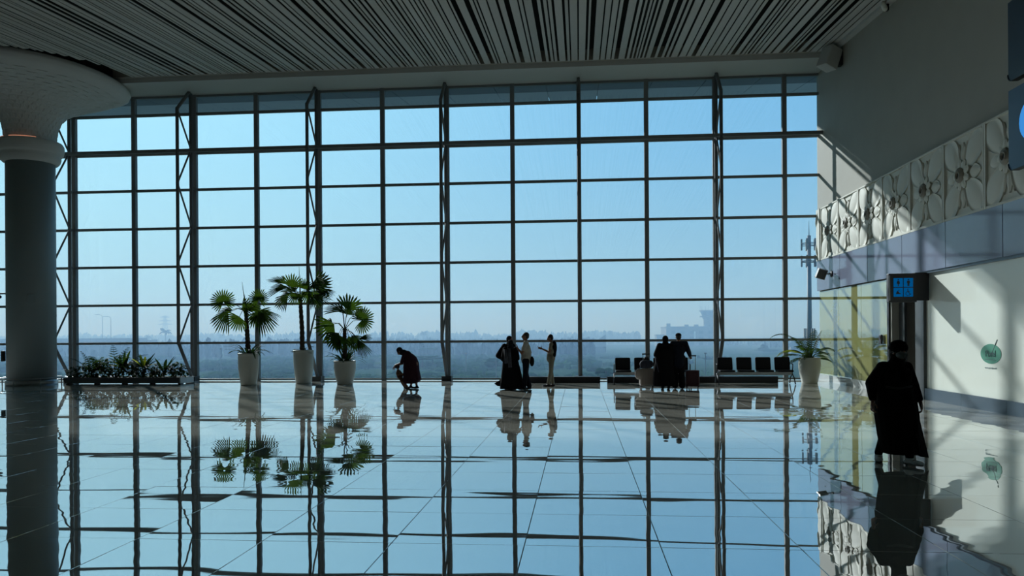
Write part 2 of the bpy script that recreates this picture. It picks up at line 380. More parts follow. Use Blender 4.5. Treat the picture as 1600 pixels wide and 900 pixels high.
# outside roof overhang above the glass
oh = tag(MB().b2(XL, 12, DG + .3, DG + 4.6, 11.45, 11.6).build('trim_4', M['dark']), 'outside roof overhang seen through the top panes', kind='structure')
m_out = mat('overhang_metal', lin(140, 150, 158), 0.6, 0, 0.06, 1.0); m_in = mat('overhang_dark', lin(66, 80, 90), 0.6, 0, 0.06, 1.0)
a1 = math.atan2(0.62, 4.5)
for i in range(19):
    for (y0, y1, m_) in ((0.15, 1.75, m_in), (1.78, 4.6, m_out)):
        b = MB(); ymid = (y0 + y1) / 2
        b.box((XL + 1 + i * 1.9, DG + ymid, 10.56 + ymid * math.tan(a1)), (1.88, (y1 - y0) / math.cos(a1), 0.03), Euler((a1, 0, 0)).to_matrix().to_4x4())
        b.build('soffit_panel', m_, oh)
# trusses
def make_truss(xt, label):
    t = thing('steel_truss', label, 'truss', (xt, 0, 0), group='steel trusses bracing the window wall')
    yo, yi = 26.98, 26.02
    MB().tube([(0, yo, 0.05), (0, yo, 10.5)], 0.062, 10).build('outer_chord', M['truss'], t, True)
    MB().tube([(0, yi, 1.35), (0, yi, 9.72)], 0.058, 10).build('inner_chord', M['truss'], t, True)
    MB().tube([(0, yi, 9.68), (0, yo - .12, 10.52)], 0.058, 10).build('top_strut', M['truss'], t, True)
    MB().tube([(0, yi, 1.4), (0, yo - .02, 0.12)], 0.06, 10).build('foot_strut', M['truss'], t, True)
    zz = [9.68, 8.46, 7.05, 5.63, 4.22, 2.80, 1.39]
    for k in range(6):
        a, b = ((yi, yo) if k % 2 == 0 else (yo, yi))
        MB().tube([(0, a, zz[k]), (0, b, zz[k + 1])], 0.032, 8).build('web_bar', M['truss'], t, True)
    for z in (2.80, 5.63, 8.46, 4.22, 7.05): MB().b2(-.02, .02, yo, DG - .1, z - .03, z + .03).build('tie_bar', M['truss'], t)
    MB().b2(-.17, .17, yo - .17, yo + .2, 0, 0.17).build('base_plate', M['dark'], t); return t
for x_, lb in ((-23.51, 'steel zigzag truss mostly hidden left of the round column'), (-18.806, 'steel zigzag truss just right of the round column'), (-14.10, 'steel zigzag truss at the right end of the planter box'),
               (-9.39, 'steel zigzag truss between the tallest and the shortest fan palm'), (-4.684, 'steel zigzag truss between the bent woman and the hijab group'),
               (0.023, 'steel truss seen edge-on just right of the man with phone'), (4.731, 'steel truss behind the first seat of the right bench')):
    make_truss(x_, lb)
# low dark plinths at the foot of the glass
for i, (a, b) in enumerate(((-1.75, 0.68), (0.92, 6.45))):
    tag(MB().b2(a, b, 25.75, 26.1, 0, 0.2).build('trim_%d' % (5 + i), M['black']), ('low black plinth along the window behind the man with phone', 'low black plinth along the window under both benches')[i], kind='structure')

# ------------------------------------------------------------------ right wall
def struct(mb, name, m, label, parent=None):
    o = mb.build(name, m, parent)
    if parent is None: tag(o, label, kind='structure')
    return o
wr = struct(MB().b2(WX, WX + 0.3, YB, DG + .15, 3.06, 11.6), 'wall_right', M['plaster'], 'plain grey upper wall on the right of the hall')
MB().b2(WX + .02, WX + 3.3, 21.2, 21.4, 0, 3.06).build('wall_stub', M['plaster'], wr)
# yellow film glass shopfront, white polished plinth
yg = thing('window_2', 'yellow filmed glass shopfront at the right end by the window', None, (WX, 0, 0)); yg['kind'] = 'structure'
for a, b in ((21.42, 23.36), (23.38, 25.32), (25.34, 27.28)): MB().b2(0.0, 0.05, a, b, 0.22, 3.02).build('pane', M['yellow_glass'], yg)
MB().b2(0.05, 0.3, 21.4, DG + .1, 0, 3.06).build('backing', M['plaster'], yg)
MB().b2(-0.10, 0.05, 21.38, 27.28, 0, 0.22).build('plinth', M['plinth'], yg)
MB().b2(-0.02, 0.06, 21.30, 21.42, 0, 3.05).build('edge_post', M['dark'], yg)
# corridor opening, surfaces darkened to stand in for its shade
cw = struct(MB().b2(WX + 2.9, WX + 3.1, 19.4, 21.4, 0, 3.06), 'wall_corridor', M['black'], 'end wall of the corridor opening, blackened for shade')
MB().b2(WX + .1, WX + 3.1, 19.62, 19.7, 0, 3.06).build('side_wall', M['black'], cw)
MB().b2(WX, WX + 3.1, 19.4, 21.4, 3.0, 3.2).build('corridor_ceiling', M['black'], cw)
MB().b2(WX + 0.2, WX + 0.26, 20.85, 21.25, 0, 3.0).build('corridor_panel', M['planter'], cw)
dj = struct(MB().b2(WX - .03, WX + .25, 19.2, 19.66, 0, 3.04), 'trim_7', M['planter'], 'slate blue frame post beside the corridor opening')
# white hoarding wall
hw = struct(MB().b2(WX + .04, WX + .3, YB, 19.2, 0, 3.06), 'wall_hoarding', M['hoarding'], 'white shop hoarding wall on the right')
bb = struct(MB(), 'baseboard_right', M['bluegrey'], 'dark slate blue baseboard under the white hoarding')
yy = 19.2
while yy > -10: MB().b2(WX - .02, WX + .05, yy - 1.77, yy - .006, 0, 0.27).build('baseboard_panel', M['bluegrey'], bb); yy -= 1.77
tt = struct(MB().b2(WX - .05, WX + .06, YB, 19.66, 3.0, 3.10), 'trim_8', M['bluegrey'], 'slim slate trim over the white hoarding')
# lilac stone band
lb = struct(MB().b2(WX - .02, WX + .02, YB, DG, 3.08, 4.09), 'trim_9', M['dark'], 'lilac grey stone band below the carved frieze')
yy = 27.27
while yy > -10: MB().b2(WX - .09, WX - .015, yy - 2.32, yy - .012, 3.05, 4.08).build('stone_panel', M['bandstone'], lb); yy -= 2.332
# carved frieze
PW, PH = 1.76, 1.75
def relief(mb, x, y, a, L_, W_, h, z0=0.0, nr=9, pw=1.0):
    """a domed petal: base at x,y pointing along angle a, in panel coordinates (x right, y up, z out)"""
    ca, sa = math.cos(a), math.sin(a); vs = []; fs = []; m = 7
    for i in range(nr):
        t = i / (nr - 1); hw = W_ / 2 * math.sin(PI * (0.04 + 0.94 * t ** pw)) ** (0.75 if L_ > .3 else .5)
        for j in range(m):
            s_ = -1 + 2 * j / (m - 1)
            lx = t * L_; ly = s_ * hw; lz = z0 + h * (1 - .55 * s_ * s_) * (0.55 + .45 * math.sin(PI * min(1, t * 1.05))) * (0 if abs(s_) == 1 and False else 1)
            vs.append((x + lx * ca - ly * sa, y + lx * sa + ly * ca, lz))
    for i in range(nr - 1):
        for j in range(m - 1): fs.append((i * m + j, i * m + m + j, i * m + m + j + 1, i * m + j + 1))
    # skirt
    edge = [i * m for i in range(nr)] + [(nr - 1) * m + j for j in range(1, m)] + [i * m + m - 1 for i in range(nr - 2, -1, -1)] + [j for j in range(m - 2, 0, -1)]
    b0 = len(vs)
    for e_ in edge: vs.append((vs[e_][0], vs[e_][1], -0.01))
    n_ = len(edge)
    for q in range(n_): fs.append((edge[q], edge[(q + 1) % n_], b0 + (q + 1) % n_, b0 + q))
    return mb.add(vs, fs)
slabm = MB(); slabm.b2(-PW / 2 + .008, PW / 2 - .008, -PH / 2, PH / 2, -0.06, 0.0)
slabm.b2(-PW / 2 + .008, -PW / 2 + .07, -PH / 2, PH / 2, 0, 0.055); slabm.b2(PW / 2 - .05, PW / 2 - .008, -PH / 2, PH / 2, 0, 0.055)
slabm.b2(-PW / 2 + .07, PW / 2 - .05, -PH / 2, -PH / 2 + .05, 0, 0.05); slabm.b2(-PW / 2 + .07, PW / 2 - .05, PH / 2 - .04, PH / 2, 0, 0.05)
SLABM = slabm.mesh('carved_panel', M['carved'])
BIG = [relief(MB(), 0.10 * math.cos(a), 0.10 * math.sin(a), a, 1.02, 0.64, 0.075, nr=12, pw=1.5).mesh('corner_leaf', M['carved'], True) for a in (0.80, PI - .80, PI + .80, -0.80)]
PET = [relief(MB(), .12 * math.cos(a), .12 * math.sin(a), a, 0.22, 0.17, 0.045, 0.06).mesh('petal', M['carved'], True) for a in [PI * 2 * k / 9 + .35 for k in range(9)]]
SID = [relief(MB(), .26 * math.cos(a), .26 * math.sin(a), a, 0.44, wd, 0.06, 0.0).mesh('side_petal', M['carved'], True) for a, wd in ((0, .30), (PI, .30), (PI / 2, .17), (-PI / 2, .17))]
STA = [relief(MB(), .22 * math.cos(a), .22 * math.sin(a), a, 0.50, 0.075, 0.07, 0.0).mesh('stamen', M['carved'], True) for a in (PI / 2 - .26, PI / 2 + .26, -PI / 2 - .26, -PI / 2 + .26)]
hub = MB().lathe([(0.16, 0.02), (0.165, .11), (.14, .14), (.11, .13), (.10, .155), (.07, .16), (.058, .10)], n=20)
HUB = hub.mesh('hub', M['carved_dark'], True); HOLE = MB().lathe([(0.062, .09), (.055, .125)], n=14).mesh('hub_hole', M['hole'])
fz = thing('carved_frieze', 'long white carved flower frieze running along the right wall', 'frieze', (WX, 0, 4.07))
RP = Matrix(((0, 0, -1), (-1, 0, 0), (0, 1, 0))).to_4x4()      # panel x -> -Y, y -> Z, z -> -X
yy = 28.55 - PW; k = 0
yc = 27.3
while yc > 9:
    y0 = 26.83 - PW * k + (0)      # near edge bounds
    pc = inst(SLABM, 'carved_panel', fz); pc.matrix_local = Matrix.Translation((-0.05, 26.83 - PW * (k + .5) - .0, PH / 2)) @ RP
    for mm in BIG + PET + SID + STA + [HUB, HOLE]: inst(mm, mm.name.split('.')[0], pc)
    k += 1; yc -= PW
hp = MB().b2(-PW / 2 + 1.30, PW / 2 - .008, -PH / 2, PH / 2, -0.06, 0.05); hp.b2(PW / 2 - .1, PW / 2 - .008, -PH / 2, PH / 2, 0, .08)
relief(hp, 0.42, 0.3, 1.2, .5, .12, .1); relief(hp, 0.42, -0.3, -1.2, .5, .12, .1)
o = hp.build('carved_panel', M['carved'], fz); o.matrix_local = Matrix.Translation((-0.05, 26.83 + PW * .5, PH / 2)) @ RP
# other walls of the hall, out of view
struct(MB().b2(XL - .3, XL, YB, DG + .15, 0, 11.6), 'wall_left', M['white'], 'plain unseen wall on the far left of the hall, whitened for bounce light')  # out of view, made white to bounce more light into the hall
struct(MB().b2(XL - .3, WX + .3, YB - .3, YB, 0, 11.6), 'wall_back', M['white'], 'plain wall behind the viewer, whitened for bounce light')  # also white only to strengthen the bounce, never in view
struct(MB().b2(XL - .3, WX + .3, YB - .3, YC, 11.2, 11.3), 'roof', M['plaster'], 'flat roof slab above the slat ceiling')
struct(MB().b2(XL - .3, WX + .3, 25.6, DG + .2, 10.7, 11.3), 'roof_edge', M['plaster'], 'roof edge above the soffit')

# ------------------------------------------------------------------ round column
CC = (-18.86, 25.03)
col = thing('column', 'huge round column flaring into a scalloped white capital', 'column', (CC[0], CC[1], 0))
MB().lathe([(0.75, 0.0), (0.75, 7.85)], n=48).build('shaft', M['column'], col, True)
MB().lathe([(0.79, 0), (0.79, 0.16), (0.77, .17)], n=48).build('base_band', M['chrome'], col, True)
MB().lathe([(0.76, 7.62), (0.84, 7.64), (0.90, 7.72), (0.93, 7.84), (0.90, 7.92), (0.96, 7.94), (1.0, 8.0), (1.03, 8.14), (1.02, 8.28), (0.97, 8.36), (0.86, 8.38)], n=56).build('capital_ring', M['capital'], col, True)
BEL = [(0.80, 8.32), (0.82, 8.6), (0.87, 8.9), (0.98, 9.18), (1.2, 9.45), (1.55, 9.68), (2.0, 9.86), (2.5, 9.98), (3.0, 10.10), (3.25, 10.24), (3.33, 10.38), (3.30, 10.52)]
def bellr(z):
    for (r0, z0), (r1, z1) in zip(BEL, BEL[1:]):
        if z <= z1: return r0 + (r1 - r0) * (z - z0) / (z1 - z0)
    return BEL[-1][0]
prof = [];
for (r0, z0), (r1, z1) in zip(BEL, BEL[1:]):
    for q in range(3): prof.append((r0 + (r1 - r0) * q / 3, z0 + (z1 - z0) * q / 3))
prof.append(BEL[-1])
SXB, SYB = 0.90, 1.06
def clipy(v):   # the capital stops at the glass
    return (v[0], min(v[1], DG - .35 - CC[1]), v[2])
bm_ = MB().lathe(prof, n=72, sx=SXB, sy=SYB); bm_.v = [clipy(v) for v in bm_.v]
bell = bm_.build('bell', M['capital'], col, True)
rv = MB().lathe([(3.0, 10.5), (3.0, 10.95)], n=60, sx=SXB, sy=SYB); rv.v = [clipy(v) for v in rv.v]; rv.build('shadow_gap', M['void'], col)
# scallop shells in rings round the bell, one dense mass
sc_ = MB(); rr = random.Random(4)
path = [prof[0]]; acc = 0; rows = []
tot = 0; segs = []
for a, b in zip(prof, prof[1:]): segs.append((a, b, math.hypot(b[0] - a[0], b[1] - a[1])))
s_at = 0.06; row = 0
while True:
    d = s_at; P_ = None
    for a, b, l in segs:
        if d <= l: P_ = (a[0] + (b[0] - a[0]) * d / l, a[1] + (b[1] - a[1]) * d / l, (b[0] - a[0]) / l, (b[1] - a[1]) / l); break
        d -= l
    if P_ is None or P_[0] > 3.0: break
    r_, z_, tr_, tz_ = P_; n_ = 30
    for k in range(n_):
        t = 2 * PI * (k + .5 * (row % 2)) / n_; wd = 2 * PI * r_ / n_ * .46; hh = 0.075 + .02 * (r_ - .8)
        if math.sin(t) * r_ * SYB > DG - .5 - CC[1]: continue
        nrm = (tz_, -tr_)      # outward normal in r,z: points out and down
        ct, st = math.cos(t), math.sin(t)
        def pt(along, side, out):
            R_ = r_ + tr_ * along + nrm[0] * out; Z_ = z_ + tz_ * along + nrm[1] * out
            return ((R_ * ct) * SXB - side * st, (R_ * st) * SYB + side * ct, Z_)
        vs = [pt(-hh, -wd, .0), pt(-hh, wd, .0), pt(hh * .5, wd, .0), pt(hh * .5, -wd, .0), pt(hh * .9, -wd * .7, .0), pt(hh * .9, wd * .7, .0),
              pt(-hh * .2, -wd * .5, .016), pt(-hh * .2, wd * .5, .016), pt(hh, -wd * .35, .018), pt(hh, wd * .35, .018)]
        sc_.add(vs, [(0, 1, 7, 6), (6, 7, 9, 8), (1, 2, 5, 7), (7, 5, 9), (0, 6, 4, 3), (6, 8, 4), (8, 9, 5, 4)])
    s_at += 0.165 if r_ < 1.2 else 0.23; row += 1
tag(sc_.build('scallop_shells', M['capital'], col), kind='stuff')
# warm light strip in the gutter of the ring
for a0, a1_ in ((-2.3, -1.9), (-1.65, -0.75)):
    MB().tube([(0.93 * math.cos(a0 + (a1_ - a0) * k / 10), 0.93 * math.sin(a0 + (a1_ - a0) * k / 10), 8.385) for k in range(11)], 0.012, 6).build('light_strip', M['led'], col)
# rail round the foot
rail = thing('ring_rail', 'low steel ring rail around the foot of the column', 'rail', (CC[0], CC[1], 0))
MB().tube([(1.02 * math.cos(2 * PI * k / 48), 1.02 * math.sin(2 * PI * k / 48), .24) for k in range(49)], 0.022, 6, False).build('ring', M['chrome'], rail, True)
for k in range(8):
    a = 2 * PI * k / 8 + .1; MB().tube([(1.02 * math.cos(a), 1.02 * math.sin(a), 0), (1.02 * math.cos(a), 1.02 * math.sin(a), .24)], 0.02, 6).build('leg', M['chrome'], rail, True)
# ------------------------------------------------------------------ outside, six metres below the hall floor
GZ = -6.0
def at(u, v, Y):
    X = bearing(u) * Y; dep = -X * math.sin(YAW) + Y * math.cos(YAW)
    return X, 1.6 + (HOR - (u - 800) * ROLL - v) / FPX * dep
ground = mat('field_grass', lin(52, 74, 46), 1.0, 0, 0.5, 0.02, spec=0.0)
M['bush'] = mat('bush_green', lin(44, 72, 38), 1.0, 0, 0.6, 0.5, spec=0.0)
M['forest'] = mat('forest_green', lin(22, 38, 26), 1.0, 0, 0.4, 0.1, spec=0.0)
M['concrete'] = mat('far_concrete', lin(120, 118, 112), 0.9, 0, 0.08, 0.3)
M['farwin'] = mat('far_window', lin(30, 40, 50), 0.3)
M['galv'] = mat('galvanised', lin(110, 114, 116), 0.6, 0.3, 0.05)
g = MB(); rg = random.Random(9)
nx, ny = 60, 50
for j in range(ny):
    for i in range(nx):
        Y = 33 + 2600 * (j / (ny - 1)) ** 2.2; X = (-1 + 2 * i / (nx - 1)) * (120 + Y * 1.1)
        g.v.append((X, Y, GZ + (noise.noise(Vector((X * .01, Y * .01, 0))) * 0.8 if Y > 60 else -1)))
for j in range(ny - 1):
    for i in range(nx - 1): q = j * nx + i; g.f.append((q, q + 1, q + nx + 1, q + nx))
tag(g.build('terrain', ground, None, True), 'hazy green fields below the window', kind='structure')
def blob(mb, c, r, rng, nu=7, nv=5, rag=.22):
    k = len(mb.v); mb.ell(c, r, nu=nu, nv=nv)
    for q in range(k, len(mb.v)):
        v = Vector(mb.v[q]); f = 1 + 0.38 * noise.noise(v * (1.1 / max(r[0], .3)) + Vector((rng.random() * .01, 0, 0))) + rng.uniform(-rag, rag)
        mb.v[q] = tuple(Vector(c) + (v - Vector(c)) * f)
# scrub near the building
sb = MB(); r1 = random.Random(21)
for _ in range(6500):
    Y = r1.uniform(105, 250); u = r1.uniform(-60, 1330); X = bearing(u) * Y
    dens = 1.0 if u < 930 else 0.35
    if noise.noise(Vector((X * .03, Y * .03, 5))) < (-.1 if u < 930 else 0.12): continue
    h = r1.uniform(.3, 1.15) * (1 if u < 930 else .6) * (1 if Y < 170 else 1.3); blob(sb, (X, Y, GZ + h * .35), (h * r1.uniform(.8, 1.5), h * 1.1, h * .75), r1, nu=6, nv=5, rag=.42)
tag(sb.build('undergrowth', M['bush'], None, True), 'green scrub of low bushes filling the near field', 'scrub', kind='stuff')
fb = MB(); r2 = random.Random(22)
for _ in range(4200):
    Y = r2.uniform(260, 620); u = r2.uniform(-80, 1330); X = bearing(u) * Y
    if u > 930 and (Y < 420 or noise.noise(Vector((X * .01, Y * .01, 1))) < .05): continue
    lim = 4.2 if 930 < u else 6.6
    h = r2.uniform(.6, 1.0) * lim * (0.75 + 0.3 * noise.noise(Vector((X * .012, 3, 0)))); w_ = h * r2.uniform(.16, .38)
    blob(fb, (X, Y, GZ + h * .55), (w_, w_, h * .6), r2, rag=.35)
tag(fb.build('forest', M['forest'], None, True), 'dark band of hazy forest across the middle distance', 'forest', kind='stuff')
# distant tree line, tops just over the horizon
dt = MB(); r3 = random.Random(23)
for _ in range(2800):
    Y = r3.uniform(640, 900); u = r3.uniform(-60, 1000); X = bearing(u) * Y
    h = 7.6 + 3.4 * noise.noise(Vector((u * .02, 0, 7))) + r3.uniform(-2, 2.6); w_ = h * r3.uniform(.08, .26)
    blob(dt, (X, Y, GZ + h * .5), (w_, w_, h * .55), r3, rag=.35)
tag(dt.build('treeline', M['forest'], None, True), 'distant tree line along the horizon', 'trees', kind='stuff')
def palm_far(x, y, h, label, seed, group='coconut palms over the far tree line'):
    r = random.Random(seed); t = thing('distant_palm', label, 'palm', (x, y, GZ), group=group)
    MB().tube([(0, 0, 0), (.3, 0, h * .5), (.1, 0, h)], [.35, .28, .2], 6).build('trunk', M['trunk'], t)
    m = MB()
    for k in range(14):
        a = 2 * PI * k / 14 + r.uniform(-.2, .2); el = r.uniform(.2, 1.3); p = Vector((.1, 0, h)); q = [p]; d = Vector((math.cos(a) * math.cos(el), math.sin(a) * math.cos(el), math.sin(el)))
        for s_ in range(4): p = p + d * h * .1; d.z -= .5; d.normalize(); q.append(p.copy())
        m.tube(q, [(.2, .3), (.35, .8), (.35, .8), (.3, .6), (.1, .15)], 5)
    tag(m.build('fronds', M['forest'], t), kind='stuff')
for i, (u, Y, vt, lb) in enumerate(((258, 420, 521, 'tall hazy palm under the pylon'), (540, 520, 524, 'hazy palm between the tall and short potted palms'), (446, 600, 527, 'hazy palm left of the tallest potted palm'),
                                    (464, 640, 526, 'second hazy palm left of the tallest potted palm'), (346, 560, 527, 'hazy palm behind the left potted palm'), (662, 560, 523, 'hazy palm above the bent woman'),
                                    (795, 650, 526, 'hazy palm behind the hijab group'), (232, 520, 529, 'small hazy palm right of the far road'))):
    X, z = at(u, vt, Y); palm_far(X, Y, z - GZ + .3, lb, i)
def tree_far(u, Y, vt, w_, label, kind):
    X, z = at(u, vt, Y); h = z - GZ; r = random.Random(int(u)); t = thing('distant_tree', label, 'tree', (X, Y, GZ), group='single trees in the fields')
    MB().tube([(0, 0, 0), (0, 0, h * .85)], [.25, .1], 6).build('trunk', M['trunk'], t); m = MB()
    if kind == 'cone':
        for k in range(6): q = k / 6; blob(m, (0, 0, h * (.2 + .75 * q)), (w_ * (1 - q * .8), w_ * (1 - q * .8), h * .13), r)
    elif kind == 'flat':
        for k in range(6): blob(m, (r.uniform(-1, 1) * w_, r.uniform(-1, 1) * w_, h * .93), (w_ * .6, w_ * .6, h * .07), r)
        if h > 4: blob(m, (0, 0, h * .8), (w_ * .5, w_ * .5, h * .06), r)
    else:
        for k in range(9): blob(m, (r.uniform(-.6, .6) * w_, r.uniform(-.6, .6) * w_, h * r.uniform(.45, .85)), (w_ * .5, w_ * .5, h * .17), r)
    tag(m.build('crown', M['bush'], t, True), kind='stuff')
for a in ((637, 190, 548, 2.0, 'slim flat-topped tree just right of the bent woman', 'flat'), (660, 175, 556, 2.3, 'low flat-topped tree right of the bent woman', 'flat'), (676, 172, 559, 2.4, 'low flat-topped tree left of the middle truss', 'flat'), (667, 240, 544, 2.2, 'taller flat-topped tree left of the middle truss', 'flat'),
          (880, 300, 537, 2.6, 'pointed conifer right of the man with phone', 'cone'), (1193, 330, 537, 3.2, 'dark pointed tree right of centre of the right bench', 'cone'), (1204, 320, 546, 4.0, 'round dark tree beside the pointed tree over the right bench', 'round'),
          (946, 110, 575, 1.6, 'bright green bush left of the left bench', 'round'), (770, 160, 560, 2.6, 'leafy bush left of the hijab group', 'round'), (745, 200, 562, 2.4, 'bush between middle truss and hijab group', 'round'), (925, 150, 572, 1.4, 'small bush near the left bench', 'round')):
    tree_far(*a)
# elevated road with lamp posts on the left
road = thing('elevated_road', 'hazy elevated road crossing behind the round column and planter', 'road', (0, 330, 0))
xa, za = at(-60, 533, 330); xb, zb = at(238, 531.5, 330)
MB().b2(xa, xb, -4, 4, za - 1.2, za).build('deck', M['concrete'], road); MB().b2(xa, xb, -4.2, -3.9, za, za + .9).build('parapet', M['concrete'], road)
for k in range(6): x_ = xa + (xb - xa) * (k + .5) / 6; MB().b2(x_ - .8, x_ + .8, -1.5, 1.5, GZ, za - 1.2).build('pier', M['concrete'], road)
for u, vt, lb in ((157, 491, 'taller curved street lamp on the far road'), (170, 494, 'shorter curved street lamp on the far road')):
    X, z = at(u, vt, 325); t = thing('street_lamp', lb, 'lamp post', (X, 326.5, za), group='street lamps on the far road'); h = z - za
    MB().tube([(0, 0, 0), (0, 0, h * .9), (-.5, 0, h * .97), (-1.6, 0, h), (-2.6, 0, h - .1)], [.14, .1, .09, .08, .07], 6).build('pole', M['galv'], t)
    MB().box((-3.0, 0, h - .12), (1.0, .3, .15)).build('lamp_head', M['galv'], t)
# pylon
def lattice(t, h, w0, w1, n, r, m, arms=()):
    b = MB()
    for k in range(n):
        z0, z1 = h * k / n, h * (k + 1) / n; a0 = w0 + (w1 - w0) * k / n; a1_ = w0 + (w1 - w0) * (k + 1) / n
        for sx, sy in ((1, 1), (1, -1), (-1, -1), (-1, 1)):
            b.tube([(sx * a0, sy * a0, z0), (sx * a1_, sy * a1_, z1)], r, 4, False)
            nx_, ny_ = (-sy, sx); b.tube([(sx * a0, sy * a0, z0), (nx_ * a1_, ny_ * a1_, z1)], r * .6, 4, False)
    b.build('lattice', m, t)
    for z, w_ in arms:
        q = MB(); q.tube([(-w_, 0, z), (0, 0, z + 1.2), (w_, 0, z)], r * 1.1, 4); q.tube([(-w_, 0, z), (w_, 0, z)], r * 1.1, 4); q.build('cross_arm', m, t)
X, z = at(258, 493, 700); t = thing('pylon', 'hazy lattice power pylon right of the round column', 'pylon', (X, 700, GZ)); h = z - GZ
lattice(t, h, 3.0, .6, 8, .22, M['galv'], ((h * .70, 7), (h * .82, 6), (h * .94, 5)))
X, z = at(367, 500, 900); t = thing('pylon', 'fainter pylon behind the left potted palm', 'pylon', (X, 900, GZ)); lattice(t, z - GZ, 2.6, .5, 7, .16, M['galv'], (((z - GZ) * .85, 5),))
for u, v0, v1, Y, lb in ((728, 552, 580, 140, 'thin lamp pole left of the hijab group'), (775, 556, 596, 120, 'thin pole just left of the hijab group'), (1102, 552, 596, 130, 'thin pole beyond the wine-red suitcase'), (903 - 29, 520, 545, 400, 'tiny pole on the horizon behind the man with phone'), (345, 545, 560, 150, 'thin white post left of the left potted palm')):
    X, z = at(u, v0, Y); t = thing('field_pole', lb, 'pole', (X, Y, GZ), group='thin poles in the field')
    MB().tube([(0, 0, 0), (0, 0, z - GZ)], .07 if Y < 200 else .12, 6).build('post', M['galv'], t); MB().box((0, 0, z - GZ), (.4, .25, .2)).build('cap', M['galv'], t)
# airport building and tower
BY = 480
x0, zt = at(1041, 512, BY); x1, _ = at(1113, 512, BY); _, zr = at(1041, 530, BY)
t = thing('terminal_building', 'hazy flat-roofed terminal block below the control tower', 'building', (0, BY, GZ))
H = zt - GZ
MB().b2(x0, x1 + 2.5, 0, 30, 0, H).build('block', M['concrete'], t); MB().b2(x0 - .4, x1 + 2.9, -.4, 30.4, H, H + .7).build('roof_edge', M['concrete'], t)
for k in range(3): MB().b2(x0 + 12 + k * 6, x0 + 14.5 + k * 6, 6, 9, H + .7, H + 1.9).build('roof_unit', M['galv'], t)
MB().b2(x0 + .3, x0 + 2.6, -.2, 2.5, H, H + 2.6).build('stair_house', M['concrete'], t)
for r_ in range(4):
    for k in range(5): xx = x0 + 3 + k * 5.6; MB().b2(xx, xx + 2.6, -.12, .1, H - 3.8 - r_ * 3.6, H - 2.0 - r_ * 3.6).build('window', M['farwin'], t)
xx = x0 + (x1 - x0) * .60; MB().b2(xx, xx + 1.0, -.3, .1, H - 6.8, H - 2.4).build('light_shaft', M['white'], t)
xa_, zz_ = at(1026, 524, BY); xb_, _ = at(1038, 524, BY)
t = thing('low_block', 'small hazy block left of the terminal building', 'building', (0, BY, GZ)); MB().b2(xa_, xb_, 0, 12, 0, zz_ - GZ).build('block', M['concrete'], t); MB().b2(xa_ - .3, xb_ + .3, -.3, 12.3, zz_ - GZ, zz_ - GZ + .5).build('roof_edge', M['concrete'], t)
X, z = at(1108, 484, BY + 20); t = thing('control_tower', 'hazy airport control tower with flared cab', 'tower', (X, BY + 20, GZ)); h = z - GZ
MB().lathe([(3.6, 0), (3.4, h * .72), (4.4, h * .80)], n=20).build('shaft', M['concrete'], t, True)
MB().lathe([(5.8, h * .80), (5.9, h * .815), (5.8, h * .83)], n=20).build('balcony', M['concrete'], t)
MB().lathe([(4.2, h * .83), (5.6, h * .955)], n=12).build('cab', M['farwin'], t)
MB().lathe([(6.2, h * .955), (6.2, h * .985)], n=12).build('cab_roof', M['concrete'], t)
for k in range(7): a = k * .9; MB().tube([(5 * math.cos(a), 5 * math.sin(a), h * .985), (5.8 * math.cos(a), 5.8 * math.sin(a), h + 2.5)], .12, 4).build('antenna', M['galv'], t)
# site fence / low sheds right
for i, (u0, u1, v, Y, hh, lb) in enumerate(((925, 945, 548, 330, 3.2, 'pale low shed in the field behind the man with phone'), (1236, 1274, 545, 300, 3.5, 'low shed behind the bushy potted palm'))):
    xa, z = at(u0, v, Y); xb, _ = at(u1, v, Y); t = thing('shed', lb, 'building', (0, Y, GZ)); z = max(z - GZ, 2.5)
    MB().b2(xa, xb, 0, 8, 0, z).build('wall', M['concrete'], t); q = MB(); q.tube([(xa - .5, 4, z), (xb + .5, 4, z)], (z * .3, 5.2), 4); q.build('roof', M['galv'], t)
# hazy shed far left behind the planter
xa, z = at(60, 541, 300); xb, _ = at(222, 541, 300); t = thing('warehouse', 'long hazy rounded warehouse behind the planter box', 'building', (0, 300, GZ))
MB().b2(xa, xb - 3, 0, 14, 0, z - GZ).build('hall', M['forest'], t); MB().tube([(xb - 3, 7, 0), (xb - 3, 7, z - GZ)], 5.0, 12).build('rounded_end', M['forest'], t, True)
# telecom mast
X, z = at(1265, 345, 70); t = thing('telecom_mast', 'tall telecom mast with antenna clusters beside the right wall', 'mast', (X, 70, GZ)); h = z - GZ
_, zc = at(1265, 368, 70); _, zd = at(1265, 408, 70)
MB().tube([(0, 0, 0), (0, 0, zc - GZ)], [.26, .16], 12).build('pole', M['galv'], t, True); MB().tube([(0, 0, zc - GZ), (0, 0, h)], [.04, .015], 6).build('spire', M['galv'], t)
for zz in (zc - GZ - .7, zd - GZ):
    MB().tube([(.65 * math.cos(a), .65 * math.sin(a), zz) for a in [2 * PI * k / 12 for k in range(13)]], .035, 4, False).build('platform_ring', M['galv'], t)
for k in range(5):
    a = 2 * PI * k / 5 + .4
    for zz in (zc - GZ - .9, zd - GZ - .1):
        p = (.62 * math.cos(a), .62 * math.sin(a)); MB().tube([(0, 0, zz), (p[0], p[1], zz)], .03, 4).build('arm', M['galv'], t)
        MB().box((p[0], p[1], zz + .1), (.14, .12, 1.0), Matrix.Rotation(a, 4, 'Z')).build('antenna', M['galv'], t)
_, zl = at(1265, 522, 70)
for k in range(4):
    a = 2 * PI * k / 4 + .2; MB().box((.45 * math.cos(a), .45 * math.sin(a), zl - GZ), (.11, .14, 1.0), Matrix.Rotation(a, 4, 'Z')).build('equipment_box', M['galv'], t)
